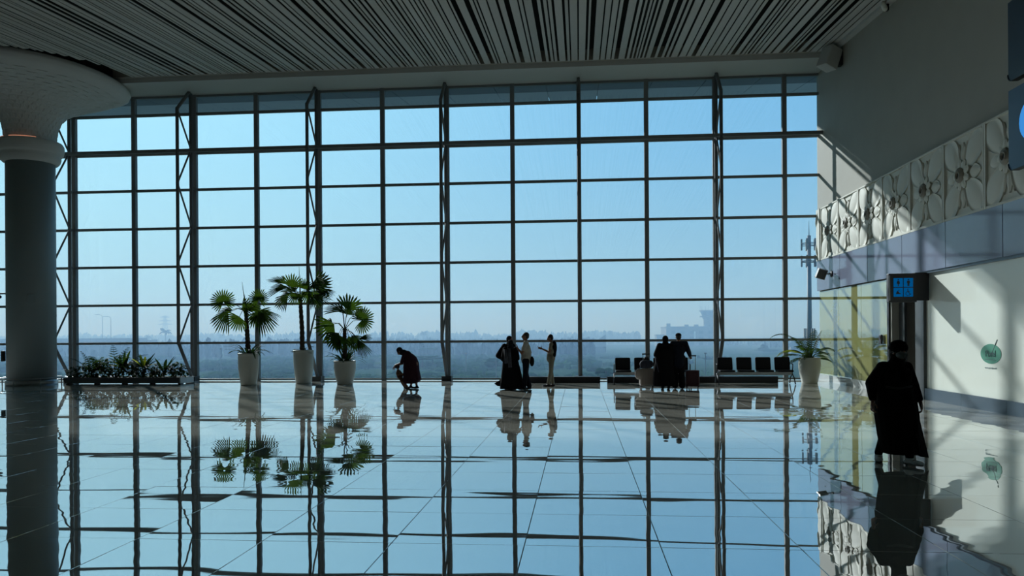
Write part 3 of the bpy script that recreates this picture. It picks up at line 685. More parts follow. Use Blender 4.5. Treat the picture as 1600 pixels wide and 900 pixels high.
# ground haze
hz = N('ground_haze'); vs_ = hz.n('ShaderNodeVolumeScatter', {'Color': (0.40, 0.66, 1.0, 1), 'Density': 0.0029, 'Anisotropy': 0.2}); va_ = hz.n('ShaderNodeVolumeAbsorption', {'Color': (0.30, 0.48, 0.50, 1), 'Density': 0.00058}); as_ = hz.n('ShaderNodeAddShader', {0: vs_.outputs[0], 1: va_.outputs[0]}); hz.t.links.new(as_.outputs[0], hz.out.inputs['Volume'])
hzo = MB().b2(-2200, 2200, 48, 2650, GZ - 3, 34).build('haze', hz.m); tag(hzo, 'blue morning haze lying over the fields', 'haze', kind='stuff')
# ------------------------------------------------------------------ potted plants
V = Vector
def fan(mb, hub, d, nrm, R, spread, n, rng, droop=0.12, fuse=0.48):
    d = V(d).normalized(); nrm = V(nrm); s = nrm.cross(d)
    s = s.normalized() if s.length > .05 else V((1, 0, 0)); nn = d.cross(s)
    for k in range(n):
        th = -spread / 2 + spread * (k + .5) / n; dt = spread / n * .5
        l = R * (0.80 + .2 * math.cos(th * .6)) * rng.uniform(.9, 1.06)
        def q(r, a, o=0.0): return V(hub) + (d * math.cos(a) + s * math.sin(a)) * r + nn * (o + .10 * r * abs(math.sin(a))) - V((0, 0, droop * (r / R) ** 2 * R * 1.2))
        f_ = fuse * l; w_ = .016
        vs = [V(hub), q(f_, th - dt), q(f_, th, w_), q(f_, th + dt), q(l, th + rng.uniform(-.03, .03), -.01), q(l * .80, th - dt * .6), q(l * .80, th + dt * .6)]
        mb.add(vs, [(0, 1, 2), (0, 2, 3), (1, 5, 2), (2, 6, 3), (5, 4, 2), (2, 4, 6)])
def strap(mb, p, a, el, L_, w_, n=6, g=0.35):
    p = V(p); d = V((math.cos(a) * math.cos(el), math.sin(a) * math.cos(el), math.sin(el))); side = V((-math.sin(a), math.cos(a), 0)); vs = []
    for k in range(n + 1):
        t = k / n; ww = w_ * math.sin(PI * (.12 + .86 * t)) ** .6
        vs += [p - side * ww, p + V((0, 0, -.25 * ww)), p + side * ww]
        d = (d - V((0, 0, g * 2.4 / n))).normalized(); p = p + d * L_ / n
    fs = []
    for k in range(n): i = k * 3; fs += [(i, i + 1, i + 4, i + 3), (i + 1, i + 2, i + 5, i + 4)]
    return mb.add(vs, fs)
def pot(t, h, rt, rb, rm=None):
    rm = rm or rt * 1.04
    p = [(rb, 0), (rb + .012, .02)]
    for k in range(1, 10): q = k / 10; p.append((rb + (rm - rb) * math.sin(q * PI / 2) ** .9 - (rm - rt) * max(0, q - .6) / .4, .02 + (h - .06) * q))
    p += [(rt, h - .06), (rt + .012, h - .045), (rt + .012, h - .005), (rt, h), (rt - .035, h), (rt - .04, h - .03), (rt - .05, h - .09)]
    MB().lathe(p, n=32).build('pot', M['pot'], t, True)
    MB().lathe([(rt - .045, h - .10), (rt - .06, h - .055), (.05, h - .045)], n=20).build('soil', M['soil'], t)
PXM = 48.5
def potted_fan(loc, scale, u0, v0, label, ph, rt, rb, trunk, leaves, spears, cover, seed):
    """leaves: (hub u,v, tip u,v, radius px, spread, facing 0..1, depth) measured on this plant only, turned into metres about its pot"""
    rng = random.Random(seed); t = thing('potted_palm', label, 'potted plant', loc, group='fan palms in tall white pots')
    P = lambda u, v, y=0.0: V(((u - u0) / scale, y, (v0 - v) / scale))
    pot(t, ph, rt, rb)
    tr = [P(*q) for q in trunk]; n = len(tr)
    pts = []; rs_ = []
    for k in range(25):
        s_ = k / 24 * (n - 1); i = min(int(s_), n - 2); f = s_ - i; pts.append(tr[i].lerp(tr[i + 1], f)); rs_.append((.088 - .03 * k / 24) * (1.12 if k % 2 else .92))
    MB().tube(pts, rs_, 10).build('trunk', M['trunk'], t, False)
    top = tr[-1]
    for (hu, hv, tu, tv, rad, sp, face, dep) in leaves:
        hub = P(hu, hv, dep); tip = P(tu, tv, dep * 1.25); d = (tip - hub)
        nrm = V((0.25, -1, .2)) if face > .5 else V((0.5, -.6, 1.0)); lat = random.Random(int(hu * 7 + hv)).uniform(-.25, .25); nrm = nrm + V((lat, 0, lat))
        b = MB(); mid = top.lerp(hub, .5) + V((0, 0, .05 + .06 * rng.random())); b.tube([top + V((0, 0, -.05)), mid, hub], [.014, .011, .008], 5)
        R = rad / scale * 1.12; nleaf = max(10, int(16 * sp / 3.2))
        fan(b, hub, d, nrm, R, sp, nleaf, rng, 0.05 if face > .5 else .16)
        b.build('frond', M['leaf'] if (face > .5 and dep < .25) else M['leaf_shaded'], t)  # lit leaf colour for near face-on fans, shaded copy for the rest
    for (u, v) in spears: MB().tube([top, top.lerp(P(u, v), .5), P(u, v)], [.018, .014, .003], 5).build('spear_leaf', M['leaf'], t)
    if cover == 'straps':
        for k in range(26):
            a = 2 * PI * k / 26 + rng.uniform(-.15, .15); b = MB(); strap(b, (.14 * math.cos(a), .14 * math.sin(a), ph - .06), a, rng.uniform(.75, 1.3), rng.uniform(.55, .8), .034, 8, rng.uniform(.55, .8)); b.build('strap_leaf', M['leaf_dark'], t)
    else:
        for k in range(22):
            a = rng.uniform(0, 2 * PI); r = rng.uniform(.12, rt + .02); b = MB(); c = V((r * math.cos(a), r * math.sin(a), ph + rng.uniform(-.04, .12) - (.12 if r > rt - .04 else 0)))
            b.tube([(r * .6 * math.cos(a), r * .6 * math.sin(a), ph - .05), c], .006, 4); strap(b, c, a + rng.uniform(-.8, .8), .3, .13, .05, 4, .3); b.build('round_leaf', M['leaf_dark'], t)
    return t
A_, B_ = 1, 0
potted_fan((-10.97, 24.72, 0), PXM, 388, 604, 'potted fan palm with a bare trunk, left of the three palms', 1.06, .335, .25, [(388, 556), (386, 520), (384, 482)],
  [(351, 470, 348, 450, 21, 5.2, A_, -.2), (404, 466, 403, 450, 18, 5.2, A_, .1), (358, 484, 326, 487, 31, 1.7, B_, .15), (360, 485, 343, 512, 32, 1.5, B_, -.25), (380, 494, 366, 514, 22, 3.0, A_, -.3),
   (388, 484, 391, 466, 17, 3.2, A_, .2), (403, 484, 420, 515, 35, 1.5, B_, .1), (412, 482, 436, 495, 29, 1.2, B_, -.15), (398, 484, 404, 500, 22, 3.2, A_, .3), (392, 490, 400, 508, 20, 3.0, A_, .35), (380, 480, 398, 478, 20, 2.6, A_, -.1)],
  [(378, 437), (382, 457)], 'straps', 1)
potted_fan((-9.42, 25.62, 0), 47.3, 475, 601, 'tallest potted fan palm with a long thin trunk', 1.14, .335, .26, [(473, 548), (473, 515), (471, 480), (470, 462)],
  [(445, 440, 420, 424, 30, 1.5, B_, .1), (452, 446, 424, 446, 30, 1.6, B_, -.2), (450, 455, 432, 462, 27, 2.0, B_, .2), (452, 458, 438, 472, 24, 1.8, B_, -.1), (462, 446, 466, 430, 22, 2.6, A_, -.3), (474, 448, 478, 430, 17, 3.0, A_, .2),
   (468, 456, 465, 470, 17, 3.4, A_, -.3), (480, 452, 480, 470, 19, 3.4, A_, .2), (490, 446, 518, 431, 36, 1.7, B_, -.2), (494, 452, 520, 452, 28, 1.5, B_, .2), (492, 458, 518, 464, 30, 1.6, B_, -.1), (486, 460, 496, 474, 20, 2.4, B_, .2), (488, 444, 508, 434, 30, 1.9, A_, .3), (456, 452, 440, 440, 26, 2.2, B_, .3)],
  [(468.5, 411), (471, 426)], 'round', 2)
potted_fan((-7.78, 25.0, 0), PXM, 538, 603, 'shortest potted fan palm, right of the three, with leaves low on its trunk', 0.79, .355, .25, [(538, 562), (538, 535), (538, 512)],
  [(534, 485, 512, 474, 31, 2.0, B_, .1), (546, 483, 556, 462, 26, 2.4, A_, -.2), (552, 490, 568, 484, 22, 2.2, B_, .2), (569, 500, 578, 497, 23, 5.4, A_, -.2), (519, 505, 496, 520, 32, 2.3, A_, .1), (513, 503, 498, 500, 24, 1.8, B_, .3),
   (532, 520, 514, 540, 26, 2.2, B_, -.2), (540, 525, 545, 548, 25, 2.2, B_, .3), (560, 530, 574, 552, 27, 1.3, B_, -.1), (558, 530, 578, 524, 22, 1.2, B_, .2), (535, 524, 530, 545, 24, 2.6, A_, -.3), (548, 524, 562, 540, 22, 2.2, B_, .1), (538, 490, 540, 474, 18, 2.8, B_, .3)],
  [(532.5, 463)], 'straps', 3)
def feather(mb, p, a, el, L_, g, rng, n=16, w_=.2):
    p = V(p); d = V((math.cos(a) * math.cos(el), math.sin(a) * math.cos(el), math.sin(el))); side = V((-math.sin(a), math.cos(a), 0)); pts = [p.copy()]
    for k in range(n):
        d = (d - V((0, 0, g * (0.4 + k / n * 1.6) / n))).normalized(); p = p + d * L_ / n; pts.append(p.copy())
        t = k / n
        if t > .22:
            ll = w_ * math.sin(PI * min(1, .15 + t * .85)) * 1.2 + .03
            for s_ in (-1, 1):
                e = p + side * s_ * ll * .8 + d * ll * .75 - V((0, 0, ll * .35)); wv = d * .014
                mb.add([p - wv, p + wv, p.lerp(e, .5) + wv * 1.4, e, p.lerp(e, .5) - wv * 1.4], [(0, 1, 2, 4), (4, 2, 3)])
    mb.tube(pts, [.012 * (1 - .7 * k / n) for k in range(n + 1)], 5); return mb
ar = thing('potted_palm', 'bushy feather-leaved palm in a wide white pot beside the yellow glass', 'potted plant', (7.36, 26.0 - .55, 0))
pot(ar, .82, .335, .235, .36); rng = random.Random(5)
for k, (a, el, L_, g) in enumerate([(3.0, 1.18, 1.55, 1.9), (3.3, .75, 1.15, 1.5), (2.7, .55, 1.0, 1.3), (3.5, .3, .75, 1.0), (.2, .95, .95, 1.6), (.5, .5, .75, 1.0), (-.2, .3, .6, .8), (1.6, 1.1, 1.0, 1.3), (-1.4, 1.0, .85, 1.6), (-2.0, .8, .85, 1.5), (1.0, 1.25, 1.1, 1.0), (2.2, 1.2, .95, 1.2), (4.2, .6, .8, 1.2), (5.3, .8, .75, 1.3), (3.9, 1.1, .9, 1.7), (0, 1.35, .95, .8), (2.6, .9, .8, 1.5)]):
    feather(MB(), (.05 * math.cos(a), .05 * math.sin(a), .77), a, el, L_, g, rng).build('frond', M['leaf_yellow'] if k in (1,) else M['leaf'], ar)
for k in range(6): a = k * 1.05; MB().tube([(.06 * math.cos(a), .06 * math.sin(a), .74), (.09 * math.cos(a), .09 * math.sin(a), 1.1)], [.02, .012], 6).build('cane', M['leaf'], ar)
# planter box
pl = thing('planter_box', 'long low dark planter box, right end coloured pale as if lit', 'planter', (-15.66, 25.45, 0))
for k in range(3): MB().box((-1.97 + .685 + k * 1.37, -.42, .14), (1.365, .06, .20)).build('side_panel', M['planter'], pl)
MB().box((-1.97, 0, .14), (.06, .9, .20)).build('end_wall', M['planter'], pl); MB().box((2.14, 0, .14), (.06, .9, .20)).build('end_wall', M['planter_lit'], pl)  # right end coloured paler in place of light falling on it
MB().box((.085, .42, .14), (4.1, .06, .20)).build('back_panel', M['planter'], pl); MB().box((.085, 0, .15), (4.05, .8, .14)).build('soil', M['soil'], pl)
for k in range(5): MB().box((-1.9 + k, -.3, .02), (.1, .2, .04)).build('foot', M['black'], pl)
def shrub(x, label, kind, hgt, wid, seed):
    rng = random.Random(seed); t = thing('shrub', label, 'plant', (-17.35 + (x + 17.25) * .96, 25.45, .21), group='plants filling the planter box')
    if kind == 'bush':
        b = MB()
        for k in range(int(420 * wid)):
            a = rng.uniform(0, 2 * PI); r = rng.random() ** .5; h = rng.random()
            p = (wid * r * math.cos(a), .36 * r * math.sin(a), hgt * h * (1 - .35 * r * r)); strap(b, p, rng.uniform(0, 2 * PI), rng.uniform(-.3, .9), rng.uniform(.12, .24), rng.uniform(.03, .055), 3, .4)
        tag(b.build('foliage', M['leaf_dark'], t), kind='stuff')
        for k in range(8): a = rng.uniform(0, 6.28); MB().tube([(.1 * math.cos(a), .1 * math.sin(a), 0), (wid * .6 * math.cos(a), .25 * math.sin(a), hgt * .8)], .01, 4).build('stem', M['trunk'], t)
    elif kind == 'feather':
        for k in range(12): a = rng.uniform(0, 6.28); feather(MB(), (.05 * math.cos(a), .05 * math.sin(a), 0), a, rng.uniform(.8, 1.35), hgt * rng.uniform(.9, 1.3), rng.uniform(.9, 1.7), rng, 12, .17).build('frond', M['leaf_dark'] if k % 3 else M['leaf'], t)
    else:
        for k in range(12):
            a = rng.uniform(0, 6.28); el = rng.uniform(.7, 1.45); b = MB(); c = V((.06 * math.cos(a), .06 * math.sin(a), hgt * .35)); b.tube([(0, 0, 0), c], .012, 4)
            strap(b, c, a, el, hgt * rng.uniform(.5, .75), .055, 6, rng.uniform(.1, .5)); b.build('broad_leaf', M['leaf_yellow'] if (kind == 'yellow' and k % 3 == 0) else M['leaf_dark'], t)
for a in ((-17.25, 'low leafy bush at the far left end of the planter box', 'bush', .5, .42, 1), (-16.75, 'arching feathery plant in the left half of the planter box', 'feather', .85, .4, 2), (-16.35, 'dense dark bush left of centre in the planter box', 'bush', .72, .5, 3),
          (-15.95, 'tall feathery palm at the middle of the planter box', 'feather', 1.12, .4, 4), (-15.65, 'broad-leaved plant with one yellow leaf in the middle of the planter', 'yellow', .95, .4, 5), (-15.3, 'dark leafy bush just right of the planter centre', 'bush', .62, .45, 6),
          (-14.85, 'yellow-green upright broad-leaved plant in the right half of the planter', 'yellow', .95, .4, 7), (-14.45, 'low bush in the right half of the planter box', 'bush', .5, .45, 8), (-14.1, 'dark broad-leaved plant near the right end of the planter', 'dark', .78, .3, 9), (-13.6, 'low bush at the right end of the planter box', 'bush', .55, .36, 10)): shrub(*a)

# ------------------------------------------------------------------ benches
def bench(x0, x1, y, label):
    t = thing('tandem_bench', label, 'bench', ((x0 + x1) / 2, y, 0), group='black four-seat waiting benches'); Lb = x1 - x0; p = Lb / 4
    MB().rbox((0, 0, .345), (Lb - .08, .10, .09), .02).build('beam', M['chrome'], t, False)
    MB().b2(-Lb / 2 + .05, Lb / 2 - .05, .08, .12, .28, .31).build('rear_rail', M['chrome'], t)
    for k in range(4):
        x = -Lb / 2 + p * (k + .5); w_ = p * .80
        s_ = MB().rbox((x, -.14, .425), (w_, .46, .055), .05, 3); s_.build('seat', M['seat'], t, False)
        Mt = Matrix.Rotation(-.20, 4, 'X'); b = MB(); b.rbox((x, .14, .64), (w_, .42, .05), .04, 3, Mt @ Matrix.Rotation(PI / 2, 4, 'X')); b.build('backrest', M['seat'], t, False)
        MB().b2(x - .03, x + .03, -.05, .12, .37, .42).build('bracket', M['chrome'], t)
    for s_ in (-1, 1):
        x = s_ * (Lb / 2 - .02)
        MB().tube([(x, -.36, .02), (x, -.22, .2), (x, 0, .34), (x, .2, .2), (x, .3, .02)], .02, 8).build('leg', M['dark'], t, True)
        MB().tube([(x, 0, .34), (x, -.05, .5), (x, -.08, .62), (x, .1, .64)], .016, 8).build('armrest', M['dark'], t, True)
    return t
bench(1.09, 3.55, 25.1, 'black four-seat bench behind the couple with suitcases')
bench(4.34, 6.72, 25.0, 'black empty four-seat bench left of the bushy potted palm')

# ------------------------------------------------------------------ right wall fittings
sg = thing('restroom_sign', 'black projecting restroom sign with four blue pictograms', 'sign', (7.62, 18.98, 2.66))
MB().rbox((0, 0, 0), (.64, .68, .14), .015, 2, Matrix.Rotation(PI / 2, 4, 'X')).build('housing', M['black'], sg)
MB().b2(.30, .62, -.02, .12, -.30, .36).build('bracket', M['black'], sg)
MB().tube([(-.30, -.075, -.30), (-.30, -.075, .30)], .012, 6).build('edge_strip', M['chrome'], sg)
RS = Matrix(((1, 0, 0), (0, 0, -1), (0, 1, 0))).to_4x4()
def disc(r, n=18, cx=0, cy=0): return [(cx + r * math.cos(2 * PI * k / n), cy + r * math.sin(2 * PI * k / n)) for k in range(n)]
for i, (cx, cz_) in enumerate(((-.115, .125), (.115, .125), (-.115, -.105), (.115, -.105))):
    tl = MB(); tl.prism([(-.105, -.105), (.105, -.105), (.105, .105), (-.105, .105)], .008, Matrix.Translation((cx + .01, -.074, cz_)) @ RS); tile_ = tl.build('blue_tile', M['lit_blue'], sg)
    pm = MB(); TT = Matrix.Translation((cx + .01, -.082, cz_)) @ RS
    if i < 2:
        pm.prism(disc(.017, cy=.065), .006, TT)
        body = [(-.02, .042), (.02, .042), (.032, .0), (.035, -.03), (.012, -.032), (.01, -.085), (-.01, -.085), (-.012, -.032), (-.035, -.03), (-.032, 0)] if i == 0 else [(-.032, .042), (.032, .042), (.034, -.012), (.022, -.012), (.018, -.085), (.003, -.085), (0, -.02), (-.003, -.085), (-.018, -.085), (-.022, -.012), (-.034, -.012)]
        pm.prism(body, .006, TT)
    elif i == 2:
        pm.prism([(-.06, -.04), (.06, -.04), (.045, -.02), (.02, -.015), (.01, .02), (-.02, .01), (-.045, -.015)], .006, TT); pm.prism([(-.05, -.01), (-.02, .035), (.02, .06), (.03, .052), (-.005, .03), (-.03, -.01)], .006, TT)
    else:
        pm.prism(disc(.012, cx=-.015, cy=.07), .006, TT)
        pm.prism([(-.024, .055), (-.006, .055), (-.004, .02), (.03, .02), (.03, .008), (.01, .006), (.035, -.04), (.06, -.035), (.058, -.048), (.028, -.055), (.0, -.002), (-.024, .0)], .006, TT)
        for k in range(14):
            a0, a1 = 2.0 + k * .3, 2.0 + (k + 1) * .3; pm.prism([(.055 * math.cos(a0) - .01, .055 * math.sin(a0) - .03), (.055 * math.cos(a1) - .01, .055 * math.sin(a1) - .03), (.045 * math.cos(a1) - .01, .045 * math.sin(a1) - .03), (.045 * math.cos(a0) - .01, .045 * math.sin(a0) - .03)][::-1], .006, TT)
    pm.build('pictogram', M['black'], tile_)
cr_ = thing('card_reader', 'small dark box fixed at the edge of the yellow glass', 'card reader', (8.18, 21.75, 1.42))
MB().rbox((0, 0, 0), (.06, .16, .26), .015, 2).build('body', M['black'], cr_); MB().box((-.035, 0, .05), (.01, .10, .08)).build('display', M['dark'], cr_)
# logo on the hoarding: text reads towards the viewer
RW = Matrix(((0, 0, -1), (-1, 0, 0), (0, 1, 0))).to_4x4()
lg = thing('wall_logo', 'round green Pixel decal on the white hoarding', 'logo', (WX + .036, 16.32, 1.16))
MB().prism([(x * 1.95, y) for x, y in disc(.20, 40)], .006, RW).build('disc', M['green'], lg)
MB().prism([(-.215, -.105), (.21, -.115), (.21, -.125), (-.215, -.118)], .012, RW).build('underline', M['ink'], lg)
MB().prism([(.02, -.01), (.045, -.01), (.25, .29), (.238, .29)], .013, RW).build('stroke', M['ink'], lg)
def text(s_, size, name, m, parent, loc, ext=.003, sx=1.0):
    cu = bpy.data.curves.new(name, 'FONT'); cu.body = s_; cu.size = size; cu.extrude = ext; cu.align_x = 'CENTER'; cu.align_y = 'CENTER'
    o = bpy.data.objects.new('t', cu); C.objects.link(o); dg = bpy.context.evaluated_depsgraph_get(); me = bpy.data.meshes.new_from_object(o.evaluated_get(dg)); bpy.data.objects.remove(o)
    me.name = name; me.materials.clear(); me.materials.append(m); x = bpy.data.objects.new(name, me); C.objects.link(x); x.parent = parent; x.matrix_local = Matrix.Translation(loc) @ RW @ Matrix.Diagonal((sx, 1, 1, 1)); return x
text('Pixel', .19, 'lettering', M['ink'], lg, (-.007, 0, .0), .003, 1.1)
text('www.pixelpos.id', .052, 'web_line', M['inkgrey'], lg, (-.004, 0, -.285), .002, 1.3)
# floodlight on the band
sp_ = thing('wall_spotlight', 'small square spotlight on a short arm above the yellow glass', 'spotlight', (WX - .09, 25.7, 3.52))
MB().lathe([(.10, 0), (.10, .03), (.05, .05)], n=18).build('rose', M['dark'], sp_).matrix_local = Matrix.Rotation(-PI / 2, 4, 'Y')
MB().tube([(0, 0, 0), (-.16, 0, 0), (-.22, -.02, .0)], .022, 8).build('arm', M['chrome'], sp_, True)
q = MB(); q.box((0, 0, 0), (.30, .10, .32)); o = q.build('head', M['planter'], sp_); o.location = (-.34, -.04, .0); o.rotation_euler = (.35, .25, .12)
q = MB(); q.b2(-.15, .15, -.06, -.05, -.16, -.145); q.b2(-.15, .15, -.06, -.05, .145, .16); q.b2(-.15, -.135, -.06, -.05, -.16, .16); q.b2(.135, .15, -.06, -.05, -.16, .16); q.build('rim', M['chrome'], o)
# box high in the corner
bx = thing('corner_box', 'pale grey box fixed high in the corner under the ceiling', 'speaker', (7.86, 24.85, 10.20))
q = MB(); q.rbox((0, 0, 0), (.46, .46, .66), .03, 2); o = q.build('casing', M['soffit'], bx); o.rotation_euler = (.10, .35, .45)
MB().b2(.10, .36, -.12, .12, -.25, .25).build('wall_bracket', M['black'], bx)
cc = thing('security_camera', 'small dark and white camera high on the upper right wall', 'camera', (8.08, 21.0, 10.10))
MB().tube([(.16, 0, .2), (0, 0, .2), (-.03, 0, .05)], .03, 8).build('arm', M['black'], cc, True); MB().cap((-.04, -.05, .0), (-.06, .02, .16), .07, .07).build('body', M['white'], cc, True); MB().cap((.02, -.02, .0), (.02, .02, .15), .06, .07).build('shroud', M['black'], cc, True)
c2 = thing('security_camera', 'small black camera sticking out on the left side of the round column', 'camera', (CC[0] - .66, CC[1] - .46, 3.05))
MB().tube([(.05, .02, .08), (-.12, 0, .08), (-.2, -.02, 0)], .025, 8).build('arm', M['black'], c2, True); MB().cap((-.14, 0, -.03), (-.34, -.08, -.05), .06, .06).build('body', M['black'], c2, True)
c3 = thing('wall_box', 'narrow dark box on the left side of the round column', 'box', (CC[0] - .70, CC[1] - .42, 1.0)); MB().rbox((-.02, 0, 0), (.10, .12, .36), .02, 2).build('body', M['black'], c3)
c4_ = thing('access_plate', 'faint square plate on the front of the round column', 'plate', (CC[0] + .45, CC[1] - .61, 2.95)); MB().rbox((0, 0, 0), (.26, .26, .02), .02, 2, Matrix.Rotation(.62, 4, 'Z') @ Matrix.Rotation(PI / 2, 4, 'X')).build('plate', M['column'], c4_)
# blue signs at the right edge
def edge_sign(z0, z1, m, label, icon):
    t = thing('direction_sign', label, 'sign', (7.95, 14.91, z0)); Wd = 2.6; r = .14; H_ = z1 - z0; o = [(0, H_), (0, r)]
    o += [(r - r * math.cos(a), r - r * math.sin(a)) for a in [PI / 2 * k / 8 for k in range(1, 9)]] + [(Wd, 0), (Wd, H_)]
    MB().prism(o[::-1], .10, RW).build('panel', m, t)
    ed = MB(); ed.prism([(x - .012 if x < 1 else x, y - .012) for x, y in o[1:-1]] + [(Wd, .0)] + [(x, y) for x, y in o[1:-2]][::-1], .13, RW); ed.build('edge', M['black'], t)
    if icon: MB().prism(disc(.36, 28, .72, .78), .012, RW).build('round_icon', M['lit_cyan'], t, loc=(-.056, 0, 0))
    MB().b2(.04, .2, -1.5, -1.3, H_ * .4, H_ * .5).build('bracket', M['black'], t)
edge_sign(6.195, 7.65, M['signblue_shaded'], 'upper blue sign at the right edge, coloured darker for shade', False)
edge_sign(4.56, 6.03, M['signblue'], 'lower blue sign with round light-blue icon at the right edge', True)

# ------------------------------------------------------------------ luggage
def suitcase(loc, rz, w_, d_, h_, m, label, handle=.45, ribs=True):
    t = thing('suitcase', label, 'suitcase', loc, rz)
    MB().rbox((0, 0, .07 + h_ / 2), (w_, d_, h_), .06, 4).build('shell', m, t)
    if ribs:
        for k in range(5): MB().box((-w_ / 2 + w_ * (k + .5) / 5, -d_ / 2 - .004, .07 + h_ / 2), (w_ / 14, .012, h_ * .86)).build('rib', m, t)
    MB().rbox((0, 0, .07 + h_ / 2), (w_ + .006, .018, h_ * .97), .008, 2).build('zip_band', M['black'], t)
    for sx in (-1, 1):
        for sy in (-1, 1):
            c = (sx * (w_ / 2 - .04), sy * (d_ / 2 - .05), .035); wh = MB(); wh.tube([(c[0] - .012, c[1], c[2]), (c[0] + .012, c[1], c[2])], .033, 12); o = wh.build('wheel', M['black'], t); MB().b2(c[0] - .02, c[0] + .02, c[1] - .015, c[1] + .015, .05, .09).build('fork', M['dark'], o)
    if handle:
        zt_ = .07 + h_ + handle
        for sx in (-1, 1): MB().tube([(sx * .09, .06, .07 + h_ - .02), (sx * .09, .06, zt_)], .009, 6).build('handle_rod', M['chrome'], t)
        MB().rbox((0, .06, zt_), (.24, .04, .035), .015, 2).build('grip', M['black'], t)
    return t
suitcase((1.99, 23.25, 0), .12, .42, .26, .52, M['case_grey'], 'pale shell suitcase with bags on top, left of the couple', .42)
suitcase((3.30, 22.98, 0), -.1, .40, .26, .47, M['case_red'], 'dark wine-red suitcase held by the man at the window', .42)
bg_ = thing('travel_bag', 'dark patterned bag resting on top of the pale suitcase', 'bag', (1.99, 23.22, .59)); q = MB(); q.ell((0, -.02, .12), (.20, .11, .125)); q.ell((-.09, -.02, .12), (.12, .10, .12)); q.ell((.1, -.02, .12), (.11, .10, .115)); remesh(q, 'body', M['bag'], bg_, .012)
MB().tube([(-.08, -.02, .22), (-.05, -.02, .33), (.05, -.02, .33), (.08, -.02, .22)], .012, 6).build('strap', M['black'], bg_, True)
nb = thing('neck_pillow', 'round pale pouch hanging on the left side of the pale suitcase', 'bag', (1.76, 23.12, .30)); q = MB(); q.ell((0, -.02, .12), (.13, .08, .17)); q.ell((.02, -.06, .10), (.08, .05, .1)); remesh(q, 'pouch', M['case_grey'], nb, .012); MB().tube([(0, 0, .26), (.06, .05, .33), (.12, .08, .30)], .01, 6).build('strap', M['dark'], nb)
